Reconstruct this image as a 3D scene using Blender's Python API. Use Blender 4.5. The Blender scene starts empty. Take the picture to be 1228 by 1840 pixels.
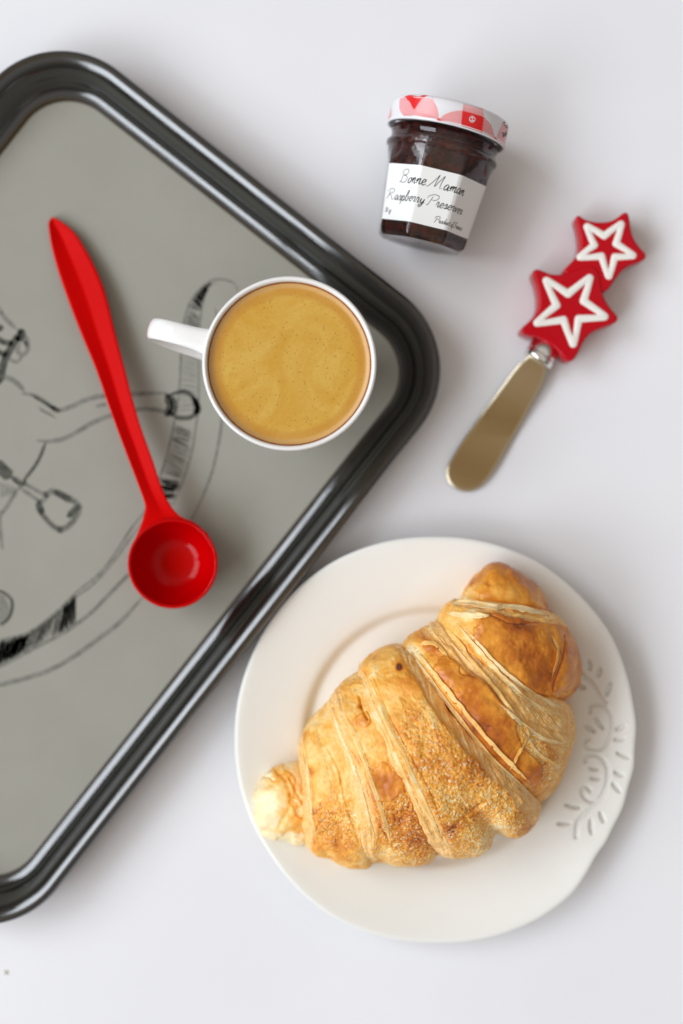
import bpy, math, random
import numpy as np
from mathutils import Vector

# ------------------------------------------------------------------ camera, world, light
SC = bpy.context.scene
COL = SC.collection
MM = 0.001
FPX, CX, CY, DCAM = 2400.0, 614.0, 920.0, 520.0      # focal length in photo pixels, centre, height (mm)

cam_d = bpy.data.cameras.new("camera")
cam = bpy.data.objects.new("camera", cam_d)
COL.objects.link(cam)
cam.location = (0, 0, DCAM * MM)
cam.rotation_euler = (0, 0, 0)
cam_d.sensor_fit = 'HORIZONTAL'
cam_d.sensor_width = 24.0
cam_d.lens = FPX / 1228.0 * 24.0
cam_d.clip_start = 0.01
cam_d.clip_end = 20
cam_d.dof.use_dof = True
cam_d.dof.focus_distance = (DCAM - 46) * MM
cam_d.dof.aperture_fstop = 2.6
cam_d.dof.aperture_blades = 0
SC.camera = cam

SC.view_settings.view_transform = 'Standard'
SC.view_settings.look = 'None'
SC.view_settings.exposure = 0.05
SC.view_settings.gamma = 1.0

world = bpy.data.worlds.new("World")
SC.world = world
world.use_nodes = True
wn, wl = world.node_tree.nodes, world.node_tree.links
wn.clear()
wo = wn.new('ShaderNodeOutputWorld'); wb = wn.new('ShaderNodeBackground')
wt = wn.new('ShaderNodeTexCoord'); wx = wn.new('ShaderNodeSeparateXYZ'); wr = wn.new('ShaderNodeValToRGB')
wl.new(wt.outputs['Generated'], wx.inputs[0]); wl.new(wx.outputs['Z'], wr.inputs['Fac'])
cr = wr.color_ramp
cr.elements[0].position = 0.0; cr.elements[0].color = (0.10, 0.09, 0.08, 1)
cr.elements[1].position = 1.0; cr.elements[1].color = (0.20, 0.115, 0.04, 1)
e = cr.elements.new(0.45); e.color = (0.16, 0.14, 0.12, 1)
e = cr.elements.new(0.80); e.color = (0.50, 0.475, 0.46, 1)
e = cr.elements.new(0.955); e.color = (0.44, 0.38, 0.32, 1)
e = cr.elements.new(0.985); e.color = (0.36, 0.24, 0.11, 1)
wb.inputs['Strength'].default_value = 1.2
wl.new(wr.outputs['Color'], wb.inputs['Color']); wl.new(wb.outputs[0], wo.inputs[0])


def area(name, loc, target, sx, sy, power, color):
    d = bpy.data.lights.new(name, 'AREA'); d.shape = 'RECTANGLE'; d.size = sx; d.size_y = sy
    d.energy = power; d.color = color
    o = bpy.data.objects.new(name, d); COL.objects.link(o)
    o.location = loc
    o.rotation_euler = (Vector(target) - Vector(loc)).to_track_quat('-Z', 'Y').to_euler()
    return o


# a wide two-pane window to the left of the table
area("window_light", (-3.17, -1.96, 2.77), (0, 0, 0.1), 2.56, 2.02, 119, (0.865, 0.925, 1.0))
area("window_light", (-3.17, 0.88, 2.77), (0, 0, 0.1), 2.84, 2.02, 119, (0.865, 0.925, 1.0))

# ------------------------------------------------------------------ helpers


def P(px, py, z=0.0):
    """photo pixel -> world millimetres at height z (mm)"""
    k = (DCAM - z) / FPX
    return np.stack([(np.asarray(px, float) - CX) * k, (CY - np.asarray(py, float)) * k,
                     np.zeros_like(np.asarray(px, float) * k) + z], -1)


def PP(pts, z=0.0):
    a = np.asarray(pts, float)
    return P(a[:, 0], a[:, 1], z)


def zpts(pts, s, ox, oy):
    a = np.asarray(pts, float)
    return np.stack([ox + a[:, 0] / s, oy + a[:, 1] / s], -1)


def catmull(pts, n=8, closed=False):
    p = np.asarray(pts, float)
    if closed:
        q = np.vstack([p[-1], p, p[0], p[1]])
    else:
        q = np.vstack([2 * p[0] - p[1], p, 2 * p[-1] - p[-2]])
    out = []
    for i in range(1, len(q) - 2):
        for t in np.arange(n) / n:
            a, b, c, d = q[i - 1], q[i], q[i + 1], q[i + 2]
            out.append(0.5 * (2 * b + (c - a) * t + (2 * a - 5 * b + 4 * c - d) * t * t + (3 * b - a - 3 * c + d) * t ** 3))
    if not closed:
        out.append(p[-1])
    return np.array(out)


def chaikin(p, it=2, closed=True):
    p = np.asarray(p, float)
    for _ in range(it):
        q = np.roll(p, -1, 0) if closed else p[1:]
        a = p if closed else p[:-1]
        r = np.empty((len(a) * 2, p.shape[1]))
        r[0::2] = a * .75 + q * .25
        r[1::2] = a * .25 + q * .75
        if not closed:
            r = np.vstack([p[0], r, p[-1]])
        p = r
    return p


def resample(p, n, closed=False, t=None):
    p = np.asarray(p, float)
    if closed:
        p = np.vstack([p, p[0]])
    d = np.r_[0, np.cumsum(np.linalg.norm(np.diff(p, axis=0), axis=1))]
    if t is None:
        t = np.linspace(0, 1, n, endpoint=not closed)
    return np.stack([np.interp(t * d[-1], d, p[:, k]) for k in range(p.shape[1])], -1)


def offset_poly(p, o):
    """outward offset (o > 0) of a closed 2D polygon"""
    area2 = np.sum(p[:, 0] * np.roll(p[:, 1], -1) - np.roll(p[:, 0], -1) * p[:, 1])
    t = np.roll(p, -1, 0) - np.roll(p, 1, 0)
    t /= np.linalg.norm(t, axis=1)[:, None] + 1e-9
    n = np.stack([t[:, 1], -t[:, 0]], -1) * (1 if area2 > 0 else -1)
    return p + n * o


_rng = np.random.RandomState(7)
_T = _rng.rand(65536)


def _h(ix, iy, iz):
    return _T[(ix * 73856093 ^ iy * 19349663 ^ iz * 83492791) & 65535]


def vnoise(x, y, z=0.0):
    x, y, z = np.broadcast_arrays(np.asarray(x, float), np.asarray(y, float), np.asarray(z, float))
    ix, iy, iz = np.floor(x).astype(np.int64), np.floor(y).astype(np.int64), np.floor(z).astype(np.int64)
    fx, fy, fz = x - ix, y - iy, z - iz
    fx, fy, fz = [f * f * f * (f * (f * 6 - 15) + 10) for f in (fx, fy, fz)]
    r = 0
    for dx in (0, 1):
        for dy in (0, 1):
            for dz in (0, 1):
                w = (fx if dx else 1 - fx) * (fy if dy else 1 - fy) * (fz if dz else 1 - fz)
                r = r + w * _h(ix + dx, iy + dy, iz + dz)
    return r * 2 - 1


def fbm(x, y, z=0.0, o=4, g=.5):
    s, a, f, t = 0, 1, 1, 0
    for k in range(o):
        s = s + a * vnoise(x * f + 17.3 * k, y * f + 5.1 * k, np.asarray(z) * f + 9.7 * k); t += a
        a *= g; f *= 2.03
    return s / t


def sstep(a, b, x):
    t = np.clip((x - a) / (b - a), 0, 1)
    return t * t * (3 - 2 * t)


def outward(V, F):
    """flip all faces if the closed surface is inside out"""
    vol = 0.0
    c = V.mean(0)
    if isinstance(F, np.ndarray):
        a, b, d = V[F[:, 0]] - c, V[F[:, 1]] - c, V[F[:, 2]] - c
        vol = np.sum(a * np.cross(b, d))
        if F.shape[1] == 4: vol += np.sum(a * np.cross(d, V[F[:, 3]] - c))
        return F[:, ::-1].copy() if vol < 0 else F
    for f in F:
        p = V[list(f)] - c
        vol += np.sum(p[0] * np.cross(p[1:-1], p[2:]).sum(0))
    return [tuple(f[::-1]) for f in F] if vol < 0 else F


def mesh_obj(name, V, F, mat, parent=None, smooth=True, attrs=None, uv=None, sharp=None, closed=True):
    """V in world millimetres; object origin = parent's origin, or base of the mesh"""
    V = np.asarray(V, float)
    if closed: F = outward(V, F)
    if parent is not None:
        org = np.array(parent['org'])
    else:
        org = np.array([V[:, 0].mean(), V[:, 1].mean(), V[:, 2].min()])
    me = bpy.data.meshes.new(name)
    vv = (V - org) * MM
    if isinstance(F, np.ndarray):
        me.vertices.add(len(vv)); me.vertices.foreach_set('co', vv.ravel())
        k = F.shape[1]
        me.loops.add(F.size); me.polygons.add(len(F))
        me.loops.foreach_set('vertex_index', F.ravel().astype(np.int32))
        me.polygons.foreach_set('loop_start', np.arange(0, F.size, k, dtype=np.int32))
        me.update(calc_edges=True)
    else:
        me.from_pydata([tuple(v) for v in vv], [], F)
    me.validate()
    me.polygons.foreach_set('use_smooth', [smooth] * len(me.polygons))
    if attrs:
        for k, a in attrs.items():
            at = me.attributes.new(k, 'FLOAT', 'POINT'); at.data.foreach_set('value', np.asarray(a, np.float32).ravel())
    if uv is not None:
        u = me.uv_layers.new(name='UVMap')
        li = np.empty(len(me.loops), np.int32); me.loops.foreach_get('vertex_index', li)
        u.data.foreach_set('uv', np.asarray(uv, np.float32)[li].ravel())
    if sharp:
        me.set_sharp_from_angle(angle=math.radians(sharp))
    me.materials.append(mat)
    o = bpy.data.objects.new(name, me); COL.objects.link(o)
    if parent is not None:
        o.parent = parent
        o['org'] = tuple(parent['org'])
    else:
        o.location = org * MM
        o['org'] = tuple(org)
    return o


def child_fix():
    for o in bpy.data.objects:
        if 'org' in o:
            del o['org']


def thing(name, loc, label, cat):
    o = bpy.data.objects.new(name, None); COL.objects.link(o)
    o.location = np.array(loc, float) * MM
    o.empty_display_size = 0.01
    o['org'] = tuple(float(c) for c in loc); o['label'] = label; o['category'] = cat
    return o


def grid_faces(M, N, wu=False, wv=False, flip=False):
    i = np.arange(M if wu else M - 1); j = np.arange(N if wv else N - 1)
    I, J = np.meshgrid(i, j, indexing='ij')
    a = I * N + J; b = ((I + 1) % M) * N + J; c = ((I + 1) % M) * N + (J + 1) % N; d = I * N + (J + 1) % N
    F = np.stack([a, b, c, d], -1).reshape(-1, 4)
    return F[:, ::-1].copy() if flip else F


def rings_mesh(R, cap0=False, cap1=False):
    """R: (M rings, N points, 3), each ring closed -> verts, faces list"""
    M, N, _ = R.shape
    F = [tuple(f) for f in grid_faces(M, N, wv=True)]
    if cap0: F.append(tuple(range(N)))
    if cap1: F.append(tuple((M - 1) * N + k for k in range(N))[::-1])
    return R.reshape(-1, 3), F


def lathe(prof, n, c=(0, 0)):
    prof = np.asarray(prof, float)
    a = np.linspace(0, 2 * math.pi, n, endpoint=False)
    R = np.stack([c[0] + prof[:, 0, None] * np.cos(a), c[1] + prof[:, 0, None] * np.sin(a),
                  np.repeat(prof[:, 1, None], n, 1)], -1)
    return R


def ribbon(pts, w, taper=True):
    """2D centre line -> left, right 2D arrays"""
    p = np.asarray(pts, float)
    t = np.gradient(p, axis=0); t /= np.linalg.norm(t, axis=1)[:, None] + 1e-9
    n = np.stack([-t[:, 1], t[:, 0]], -1)
    s = np.linspace(0, 1, len(p))
    ww = (np.asarray(w) * (np.minimum(1, .35 + 4 * np.minimum(s, 1 - s)) if taper else 1))[..., None] * .5
    ww = np.broadcast_to(ww, (len(p), 1))
    return p + n * ww, p - n * ww


class Strips:
    def __init__(self, gain=1.0): self.V = []; self.F = []; self.gain = gain

    def add(self, pts, w, fn, taper=True, n=6, smooth=True):
        p = catmull(pts, n) if smooth and len(pts) > 2 else resample(pts, 6)
        a, b = ribbon(p, w * self.gain, taper)
        k = len(self.V)
        for q, r in zip(a, b):
            self.V.append(tuple(fn(q))); self.V.append(tuple(fn(r)))
        for i in range(len(p) - 1):
            self.F.append((k + 2 * i, k + 2 * i + 1, k + 2 * i + 3, k + 2 * i + 2))


# ------------------------------------------------------------------ materials


def material(name, base=(.5, .5, .5), rough=.5, metal=0.0, **kw):
    m = bpy.data.materials.new(name); m.use_nodes = True
    b = m.node_tree.nodes['Principled BSDF']
    b.inputs['Base Color'].default_value = (*base, 1)
    b.inputs['Roughness'].default_value = rough
    b.inputs['Metallic'].default_value = metal
    for k, v in kw.items():
        b.inputs[k.replace('_', ' ')].default_value = v
    return m


class NT:
    def __init__(s, m): s.m = m; s.t = m.node_tree; s.n = s.t.nodes; s.l = s.t.links; s.b = s.n['Principled BSDF']

    def new(s, t, **kw):
        n = s.n.new(t)
        for k, v in kw.items(): setattr(n, k, v)
        return n

    def co(s, kind='Object', scale=(1, 1, 1)):
        t = s.new('ShaderNodeTexCoord'); mp = s.new('ShaderNodeMapping')
        mp.inputs['Scale'].default_value = scale
        s.l.new(t.outputs[kind], mp.inputs[0]); return mp.outputs[0]

    def noise(s, co, scale, detail=3, rough=.5, dist=0):
        n = s.new('ShaderNodeTexNoise'); n.inputs['Scale'].default_value = scale; n.inputs['Detail'].default_value = detail
        n.inputs['Roughness'].default_value = rough; n.inputs['Distortion'].default_value = dist
        s.l.new(co, n.inputs['Vector']); return n.outputs['Fac']

    def ramp(s, fac, stops, interp='LINEAR'):
        r = s.new('ShaderNodeValToRGB'); r.color_ramp.interpolation = interp
        el = r.color_ramp.elements
        while len(el) > 1: el.remove(el[-1])
        el[0].position = stops[0][0]; el[0].color = (*stops[0][1], 1) if len(stops[0][1]) == 3 else stops[0][1]
        for p, c in stops[1:]:
            x = el.new(p); x.color = (*c, 1)
        s.l.new(fac, r.inputs[0]); return r.outputs[0]

    def mix(s, fac, a, b, mode='MIX'):
        n = s.new('ShaderNodeMix', data_type='RGBA', blend_type=mode)
        for i, v in ((0, fac), (6, a), (7, b)):
            if isinstance(v, (int, float)): n.inputs[i].default_value = v
            elif isinstance(v, tuple): n.inputs[i].default_value = (*v, 1)
            else: s.l.new(v, n.inputs[i])
        return n.outputs[2]

    def math(s, op, a, b=0.0, c=0.0, clamp=False):
        n = s.new('ShaderNodeMath', operation=op); n.use_clamp = clamp
        for i, v in enumerate((a, b, c)):
            if isinstance(v, (int, float)): n.inputs[i].default_value = v
            else: s.l.new(v, n.inputs[i])
        return n.outputs[0]

    def maprange(s, v, a, b, c, d):
        n = s.new('ShaderNodeMapRange'); n.interpolation_type = 'SMOOTHSTEP'
        for i, x in enumerate((a, b, c, d)): n.inputs[i + 1].default_value = x
        s.l.new(v, n.inputs[0]); return n.outputs[0]

    def attr(s, name):
        n = s.new('ShaderNodeAttribute'); n.attribute_name = name; return n.outputs['Fac']

    def bump(s, h, strength, dist):
        n = s.new('ShaderNodeBump'); n.inputs['Strength'].default_value = strength; n.inputs['Distance'].default_value = dist
        s.l.new(h, n.inputs['Height']); s.l.new(n.outputs[0], s.b.inputs['Normal']); return n

    def set(s, k, v): s.l.new(v, s.b.inputs[k])


# tabletop: satin white board
m_table = material("white_tabletop", (.78, .78, .80), .42)
t = NT(m_table); co = t.co()
t.set('Base Color', t.mix(t.maprange(t.noise(co, 9, 3), .3, .7, 0, 1), (.765, .768, .795), (.80, .80, .82)))
t.bump(t.noise(co, 900, 2), .04, .0003)

# tray
m_rim = material("dark_tray_enamel", (.007, .007, .005), .14, 0, Specular_IOR_Level=1.0, IOR=1.56)
t = NT(m_rim); co = t.co()
t.set('Roughness', t.maprange(t.noise(co, 60, 4, .6), .3, .7, .12, .22))
t.bump(t.noise(co, 1500, 2), .05, .0002)
m_floor = material("grey_tray_print", (.33, .325, .285), .6, 0, Specular_IOR_Level=.25)
t = NT(m_floor); co = t.co()
t.set('Base Color', t.mix(t.maprange(t.noise(co, 30, 5, .6), .3, .7, 0, 1), (.300, .292, .247), (.318, .310, .264)))
t.bump(t.noise(co, 2500, 2), .12, .0002)
m_ink = material("black_ink", (.03, .032, .024), .55)
t = NT(m_ink); co = t.co()
t.set('Base Color', t.mix(t.maprange(t.noise(co, 700, 3), .35, .7, 0, 1), (.02, .022, .016), (.08, .08, .062)))
m_ink2 = material("grey_ink", (.20, .20, .17), .55)
t = NT(m_ink2); co = t.co()
t.set('Base Color', t.mix(t.maprange(t.noise(co, 500, 3), .3, .7, 0, 1), (.12, .12, .10), (.20, .20, .17)))

m_red_plastic = material("red_plastic", (.56, .0, .0), .45, 0, Specular_IOR_Level=.05)
m_red_gloss = material("red_plastic_gloss", (.47, .0, .001), .10, 0, Specular_IOR_Level=.14)
t = NT(m_red_plastic); t.b.inputs['Subsurface Weight'].default_value = 0.0
t.bump(t.noise(t.co(), 1200, 2), .03, .0002)

m_porcelain = material("white_porcelain", (.84, .83, .81), .12)
NT(m_porcelain).b.inputs['Coat Weight'].default_value = .4
m_plate = material("cream_glaze", (.80, .78, .735), .2)
t = NT(m_plate); co = t.co()
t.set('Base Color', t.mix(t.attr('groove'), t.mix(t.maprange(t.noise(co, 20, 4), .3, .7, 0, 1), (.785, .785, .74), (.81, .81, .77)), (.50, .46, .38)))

m_steel = material("brushed_steel", (.50, .43, .30), .24, 1.0)
t = NT(m_steel); co = t.co('Object', (1, 1, 1))
m_ferrule = material("silver_ferrule", (.80, .79, .76), .16, 1.0)
m_red_resin = material("red_resin", (.46, .0, .008), .25, 0, Specular_IOR_Level=.25)
m_white_paint = material("white_paint", (.82, .80, .74), .35)

m_glass = material("clear_glass", (1, 1, 1), .015, 0, Transmission_Weight=1.0, IOR=1.47)
m_jam = material("dark_jam", (.035, .004, .004), .18)
t = NT(m_jam); co = t.co()
t.set('Base Color', t.mix(t.maprange(t.noise(co, 350, 3), .35, .7, 0, 1), (.025, .005, .003), (.085, .011, .007)))
t.bump(t.noise(co, 400, 3), .3, .001)
m_paper = material("paper_label", (.80, .80, .78), .55)
m_label_ink = material("label_ink", (.02, .022, .018), .5)
m_lid = material("lid_white", (.74, .73, .75), .3)
m_lid_red = material("lid_red", (.72, .012, .014), .28)
m_lid_hatch = material("lid_hatch", (.7, .2, .2), .3)
t = NT(m_lid_hatch)
wv = t.new('ShaderNodeTexWave'); wv.wave_type = 'BANDS'; wv.bands_direction = 'DIAGONAL'; wv.inputs['Scale'].default_value = .62
t.l.new(t.co('UV'), wv.inputs['Vector'])
t.set('Base Color', t.mix(t.maprange(wv.outputs['Fac'], .35, .65, 0, 1), (.76, .60, .61), (.74, .05, .05)))

# coffee
m_coffee = material("coffee_crema", (.6, .34, .07), .38)
t = NT(m_coffee)
co = t.co(); r = t.attr('rad')
n1 = t.noise(co, 42, 5, .6, 1.6)
n2 = t.noise(co, 1400, 2, .6)
base = t.mix(t.maprange(n1, .3, .72, 0, 1), (.58, .305, .030), (.66, .415, .08))
base = t.mix(t.maprange(n2, .25, .75, 0, .22), base, (.42, .21, .03))
vor = t.new('ShaderNodeTexVoronoi'); vor.inputs['Scale'].default_value = 1500; t.l.new(co, vor.inputs['Vector'])
vs = t.new('ShaderNodeSeparateColor'); t.l.new(vor.outputs['Color'], vs.inputs[0])
thr = t.math('MULTIPLY', t.math('GREATER_THAN', vs.outputs[0], .66), .40)
spk = t.math('LESS_THAN', vor.outputs['Distance'], t.math('MULTIPLY', thr, vs.outputs[1]))
base = t.mix(t.math('MULTIPLY', spk, .55), base, (.16, .075, .012))
ringn = t.math('ADD', r, t.math('MULTIPLY', t.math('SUBTRACT', t.noise(co, 120, 3), .5), .035))
base = t.mix(t.maprange(ringn, .80, .875, 0, .55), base, (.48, .20, .025))
base = t.mix(t.maprange(ringn, .91, .96, 0, .4), base, (.70, .46, .22))
ring2 = t.math('ADD', r, t.math('MULTIPLY', t.math('SUBTRACT', t.noise(co, 600, 3), .5), .012))
base = t.mix(t.maprange(ring2, .984, .992, 0, 1), base, (.33, .085, .008))
t.set('Base Color', base)
t.bump(t.noise(co, 1500, 3), .10, .0003)
m_stain = material("coffee_stain", (.50, .17, .02), .4)

# croissant crust
m_crust = material("baked_crust", (.6, .3, .06), .45)
t = NT(m_crust)
b_at, s_at, g_at, k_at = t.attr('bake'), t.attr('strip'), t.attr('grain'), t.attr('skin')
co = t.co(); uvc = t.co('UV')
nA = t.noise(co, 170, 5, .62)
nB = t.noise(co, 900, 3, .6)
nC = t.noise(co, 45, 4, .6)
bk = t.math('ADD', t.math('SUBTRACT', b_at, .12), t.math('MULTIPLY', t.math('SUBTRACT', nA, .5), .85))
bk = t.math('ADD', bk, t.math('MULTIPLY', t.math('SUBTRACT', nC, .5), .65))
bk = t.math('ADD', bk, t.math('MULTIPLY', t.math('MULTIPLY', t.math('SUBTRACT', nB, .5), g_at), 1.3))
crust = t.ramp(bk, [(0.0, (.95, .78, .46)), (.14, (.93, .60, .21)), (.30, (.89, .455, .08)), (.46, (.79, .315, .030)), (.68, (.57, .165, .010)), (.88, (.42, .10, .008)), (1.0, (.13, .03, .006))])
# pale sugar blisters
bl = t.new('ShaderNodeTexVoronoi'); bl.inputs['Scale'].default_value = 850; t.l.new(co, bl.inputs['Vector'])
blm = t.math('MULTIPLY', t.maprange(bl.outputs['Distance'], .25, .55, 1, 0), g_at)
blm = t.math('MULTIPLY', blm, t.maprange(t.noise(co, 420, 3, .6), .42, .62, 0, 1))
crust = t.mix(t.math('MULTIPLY', blm, .8), crust, (.93, .70, .40))
# laminated edges: fine lines running along the seam
uvs = t.new('ShaderNodeMapping'); uvs.inputs['Scale'].default_value = (1.6, .13, 1); t.l.new(uvc, uvs.inputs[0])
nS = t.noise(uvs.outputs[0], 1.0, 4, .65, .5)
uvs2 = t.new('ShaderNodeMapping'); uvs2.inputs['Scale'].default_value = (.9, .5, 1); t.l.new(uvc, uvs2.inputs[0])
nS2 = t.noise(uvs2.outputs[0], 1.0, 4, .6, 1.0)
lam = t.ramp(t.math('ADD', t.math('MULTIPLY', nS, .5), t.math('MULTIPLY', nS2, .5)), [(.30, (.66, .26, .03)), (.42, (.86, .44, .11)), (.54, (.92, .58, .23)), (.72, (.96, .72, .41))])
crust = t.mix(t.math('MULTIPLY', s_at, t.maprange(nC, .35, .6, .45, 1.0)), crust, lam)
t.set('Base Color', crust)
t.set('Roughness', t.maprange(k_at, 0, 1, .55, .36))
t.b.inputs['Subsurface Weight'].default_value = .12
t.b.inputs['Subsurface Radius'].default_value = (1.0, .45, .15)
t.b.inputs['Subsurface Scale'].default_value = .003
hgt = t.math('ADD', t.math('MULTIPLY', nB, t.math('ADD', t.math('MULTIPLY', g_at, 1.2), .25)), t.math('MULTIPLY', nA, .8))
hgt = t.math('ADD', hgt, t.math('MULTIPLY', t.math('MULTIPLY', nS, s_at), 1.2))
hgt = t.math('ADD', hgt, t.math('MULTIPLY', blm, .8))
t.bump(hgt, .55, .0007)

# ------------------------------------------------------------------ tabletop
top = mesh_obj("tabletop", [(-900, -900, 0), (900, -900, 0), (900, 900, 0), (-900, 900, 0),
                            (-900, -900, -25), (900, -900, -25), (900, 900, -25), (-900, 900, -25)],
               [(0, 1, 2, 3), (4, 7, 6, 5), (0, 4, 5, 1), (1, 5, 6, 2), (2, 6, 7, 3), (3, 7, 4, 0)], m_table, smooth=False)
top['kind'] = 'structure'

# ------------------------------------------------------------------ tray
ZR = 14.0
c0, c1, c2 = P(111, 260, ZR)[:2], P(624, 664, ZR)[:2], P(-21.6, 1499, ZR)[:2]
A = (c1 - c0); LA = np.linalg.norm(A); A = A / LA
B = np.array([A[1], -A[0]])
if np.dot(c2 - c1, B) < 0: B = -B
LB = np.dot(c2 - c1, B)
cen = (c1 + (c1 - A * LA + B * LB)) / 2      # tray centre
RO = 169 * (DCAM - ZR) / FPX                 # outer corner radius


def rrect(inset, n=20, r0=RO):
    """rounded rectangle inset from the outer edge, ccw points in world mm"""
    r = r0 - inset
    pts = []
    for (sa, sb, a0) in ((1, -1, 0), (1, 1, 1), (-1, 1, 2), (-1, -1, 3)):
        c = cen + A * sa * LA / 2 + B * sb * LB / 2
        for k in range(n + 1):
            ang = (a0 - 1 + k / n) * math.pi / 2
            d = A * math.cos(ang) + B * math.sin(ang)
            pts.append(c + d * max(r, .5))
    pts = np.array(pts)
    # subdivide the long straights for smooth texture/shading
    out = []
    for i in range(len(pts)):
        a, b = pts[i], pts[(i + 1) % len(pts)]
        L = np.linalg.norm(b - a); m = 12 if L > 40 else 1
        for k in range(m): out.append(a + (b - a) * k / m)
    return np.array(out)


tray = thing("serving_tray", (*cen, 0), "large dark rimmed tray with grey base printed with an ink drawing", "tray")
W = 14.6 * 1.05
prof = np.array([(-0.3, 2.25), (.6, 2.35), (1.6, 2.65), (2.6, 3.1), (3.6, 3.75), (4.4, 4.6), (5.0, 5.8), (5.6, 7.6), (6.2, 9.4), (6.7, 10.3), (7.2, 11.8), (7.8, 13.6), (8.3, 14.6), (8.9, 15.3),
                 (9.8, 16.1), (10.7, 16.7), (11.6, 17.15), (12.4, 17.35), (13.1, 17.2), (13.7, 16.7), (14.2, 15.7), (14.5, 14.4), (14.6, 12.8), (14.6, 11.5),
                 (14.3, 11.3), (13.8, 13.8), (12.9, 15.6), (11.6, 15.6), (10.4, 14.8), (9.0, 12.8), (7.0, 8), (5.4, 3.6), (3.8, 1.7), (1.4, 1.0), (-1, .9)])
pr = np.vstack([catmull(prof[:24], 3), catmull(prof[23:], 2)[1:]])
pr[:, 0] *= 1.05
rings = []
for d, z in pr:
    q = rrect(W - d)
    rings.append(np.column_stack([q, np.full(len(q), z)]))
V, F = rings_mesh(np.array(rings))
rim = mesh_obj("tray_rim", V, F, m_rim, tray)
q = rrect(W + .3)
nq = len(q)
q0 = np.column_stack([q, np.full(nq, 2.3)]); qb = np.column_stack([rrect(W - .2), np.full(nq, .5)])
V = np.vstack([q0, qb])
F = [tuple(range(nq))[::-1], tuple(range(nq, 2 * nq))] + [(i, (i + 1) % nq, nq + (i + 1) % nq, nq + i) for i in range(nq)]
base = mesh_obj("tray_base", V, F, m_floor, tray, smooth=False)
ZF = 2.3

# ink drawing on the tray (a rocking horse): print strokes
ink, ink2 = Strips(1.5), Strips(2.0)
fz = lambda q: P(q[0], q[1], ZF + .06)
fz2 = lambda q: P(q[0], q[1], ZF + .04)
k1 = lambda pts: zpts(pts, 2.558, 0, 480)
k2 = lambda pts: zpts(pts, 2.558, 0, 900)
L1 = k1([(1095, 110), (1070, 70), (1000, 55), (940, 82), (885, 145), (855, 215), (843, 290), (833, 400), (829, 500), (820, 600), (800, 720), (772, 850), (735, 965), (700, 1045), (655, 1140)])
R1 = k1([(1000, 70), (960, 90), (932, 165), (917, 280), (913, 400), (914, 520), (912, 640), (900, 740), (880, 860), (835, 1000), (795, 1095)])
ink2.add(L1, 2.2, fz2); ink2.add(R1, 1.8, fz2)
ink2.add(k1([(990, 190), (1000, 260), (1008, 400), (1018, 560), (1020, 700), (1003, 820), (975, 940), (930, 1060), (878, 1165)]), 2.4, fz2)
O1 = k2([(665, 55), (605, 125), (525, 250), (452, 340), (352, 420), (250, 520), (130, 605), (0, 640), (-80, 650)])
ink2.add(O1, 2.4, fz2)
ink2.add(k2([(650, 105), (600, 170), (530, 270), (430, 382), (352, 440), (250, 535), (125, 622), (0, 660), (-80, 668)]), 2, fz2)
I1 = k2([(640, 290), (590, 340), (500, 432), (412, 520), (300, 602), (150, 682), (0, 760), (-90, 790)])
ink2.add(I1, 3.5, fz2)
ink2.add(k2([(655, 445), (560, 550), (470, 622), (330, 722), (200, 790), (0, 846), (-90, 858)]), 4.2, fz2)
ink2.add(k1([(100, 580), (150, 588), (205, 618), (262, 657), (330, 640), (400, 608), (480, 590), (620, 583), (700, 580), (770, 578)]), 4.2, fz2)
ink2.add(k1([(168, 797), (222, 800), (290, 790), (370, 748), (440, 708), (520, 680), (640, 652), (700, 654), (760, 666), (805, 690)]), 4.2, fz2)
ink2.add(k1([(440, 640), (490, 630)]), 3, fz2)
ink2.add(k1([(0, 500), (60, 520), (112, 568)]), 4.5, fz2)
ink2.add(k1([(-20, 170), (20, 230), (75, 285)]), 4, fz2)
ink.add(k1([(150, 590), (205, 622), (262, 657)]), 4.0, fz)
ink.add(k1([(235, 640), (262, 658), (275, 650)]), 6, fz)
for k in range(5):
    ink2.add(k1([(175 + 14 * k, 640 + 8 * k), (200 + 14 * k, 668 + 7 * k)]), 1.2, fz2, smooth=False)
ink.add(k1([(212, 800), (180, 880), (145, 935), (108, 980)]), 4, fz)
ink2.add(k1([(90, 1010), (60, 1055), (25, 1110), (0, 1145), (0, 1210), (12, 1300)]), 3.6, fz2)
ink2.add(k1([(45, 955), (130, 1005), (212, 1052)]), 3.4, fz2); ink2.add(k1([(88, 1012), (190, 1082)]), 3.4, fz2, smooth=False)
# stirrup
for off in (0, 9):
    c = np.array([268, 1122.])
    p = np.array([(212, 1045), (250, 1025), (372, 1102), (282, 1216), (172, 1110), (212, 1045)], float)
    p = c + (p - c) * (1 - off / 60)
    ink2.add(k1(p), 3.2, fz2, n=4)
for p in ([(170, 1080), (190, 1120), (178, 1130)], [(310, 1150), (350, 1110), (370, 1100)], [(262, 1205), (292, 1208)], [(245, 1030), (290, 1052), (330, 1078)], [(200, 1050), (222, 1042)]):
    ink.add(k1(p), 8, fz)
# strap
ink.add(k1([(-30, 890), (20, 940), (50, 965)]), 15, fz)
ink.add(k1([(50, 965), (100, 1000), (118, 975)]), 5, fz)
for k in range(7):
    ink2.add(k1([(0 + 12 * k, 985 + 4 * k), (8 + 10 * k, 1060 - 3 * k)]), 1.2, fz2, smooth=False)
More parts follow.
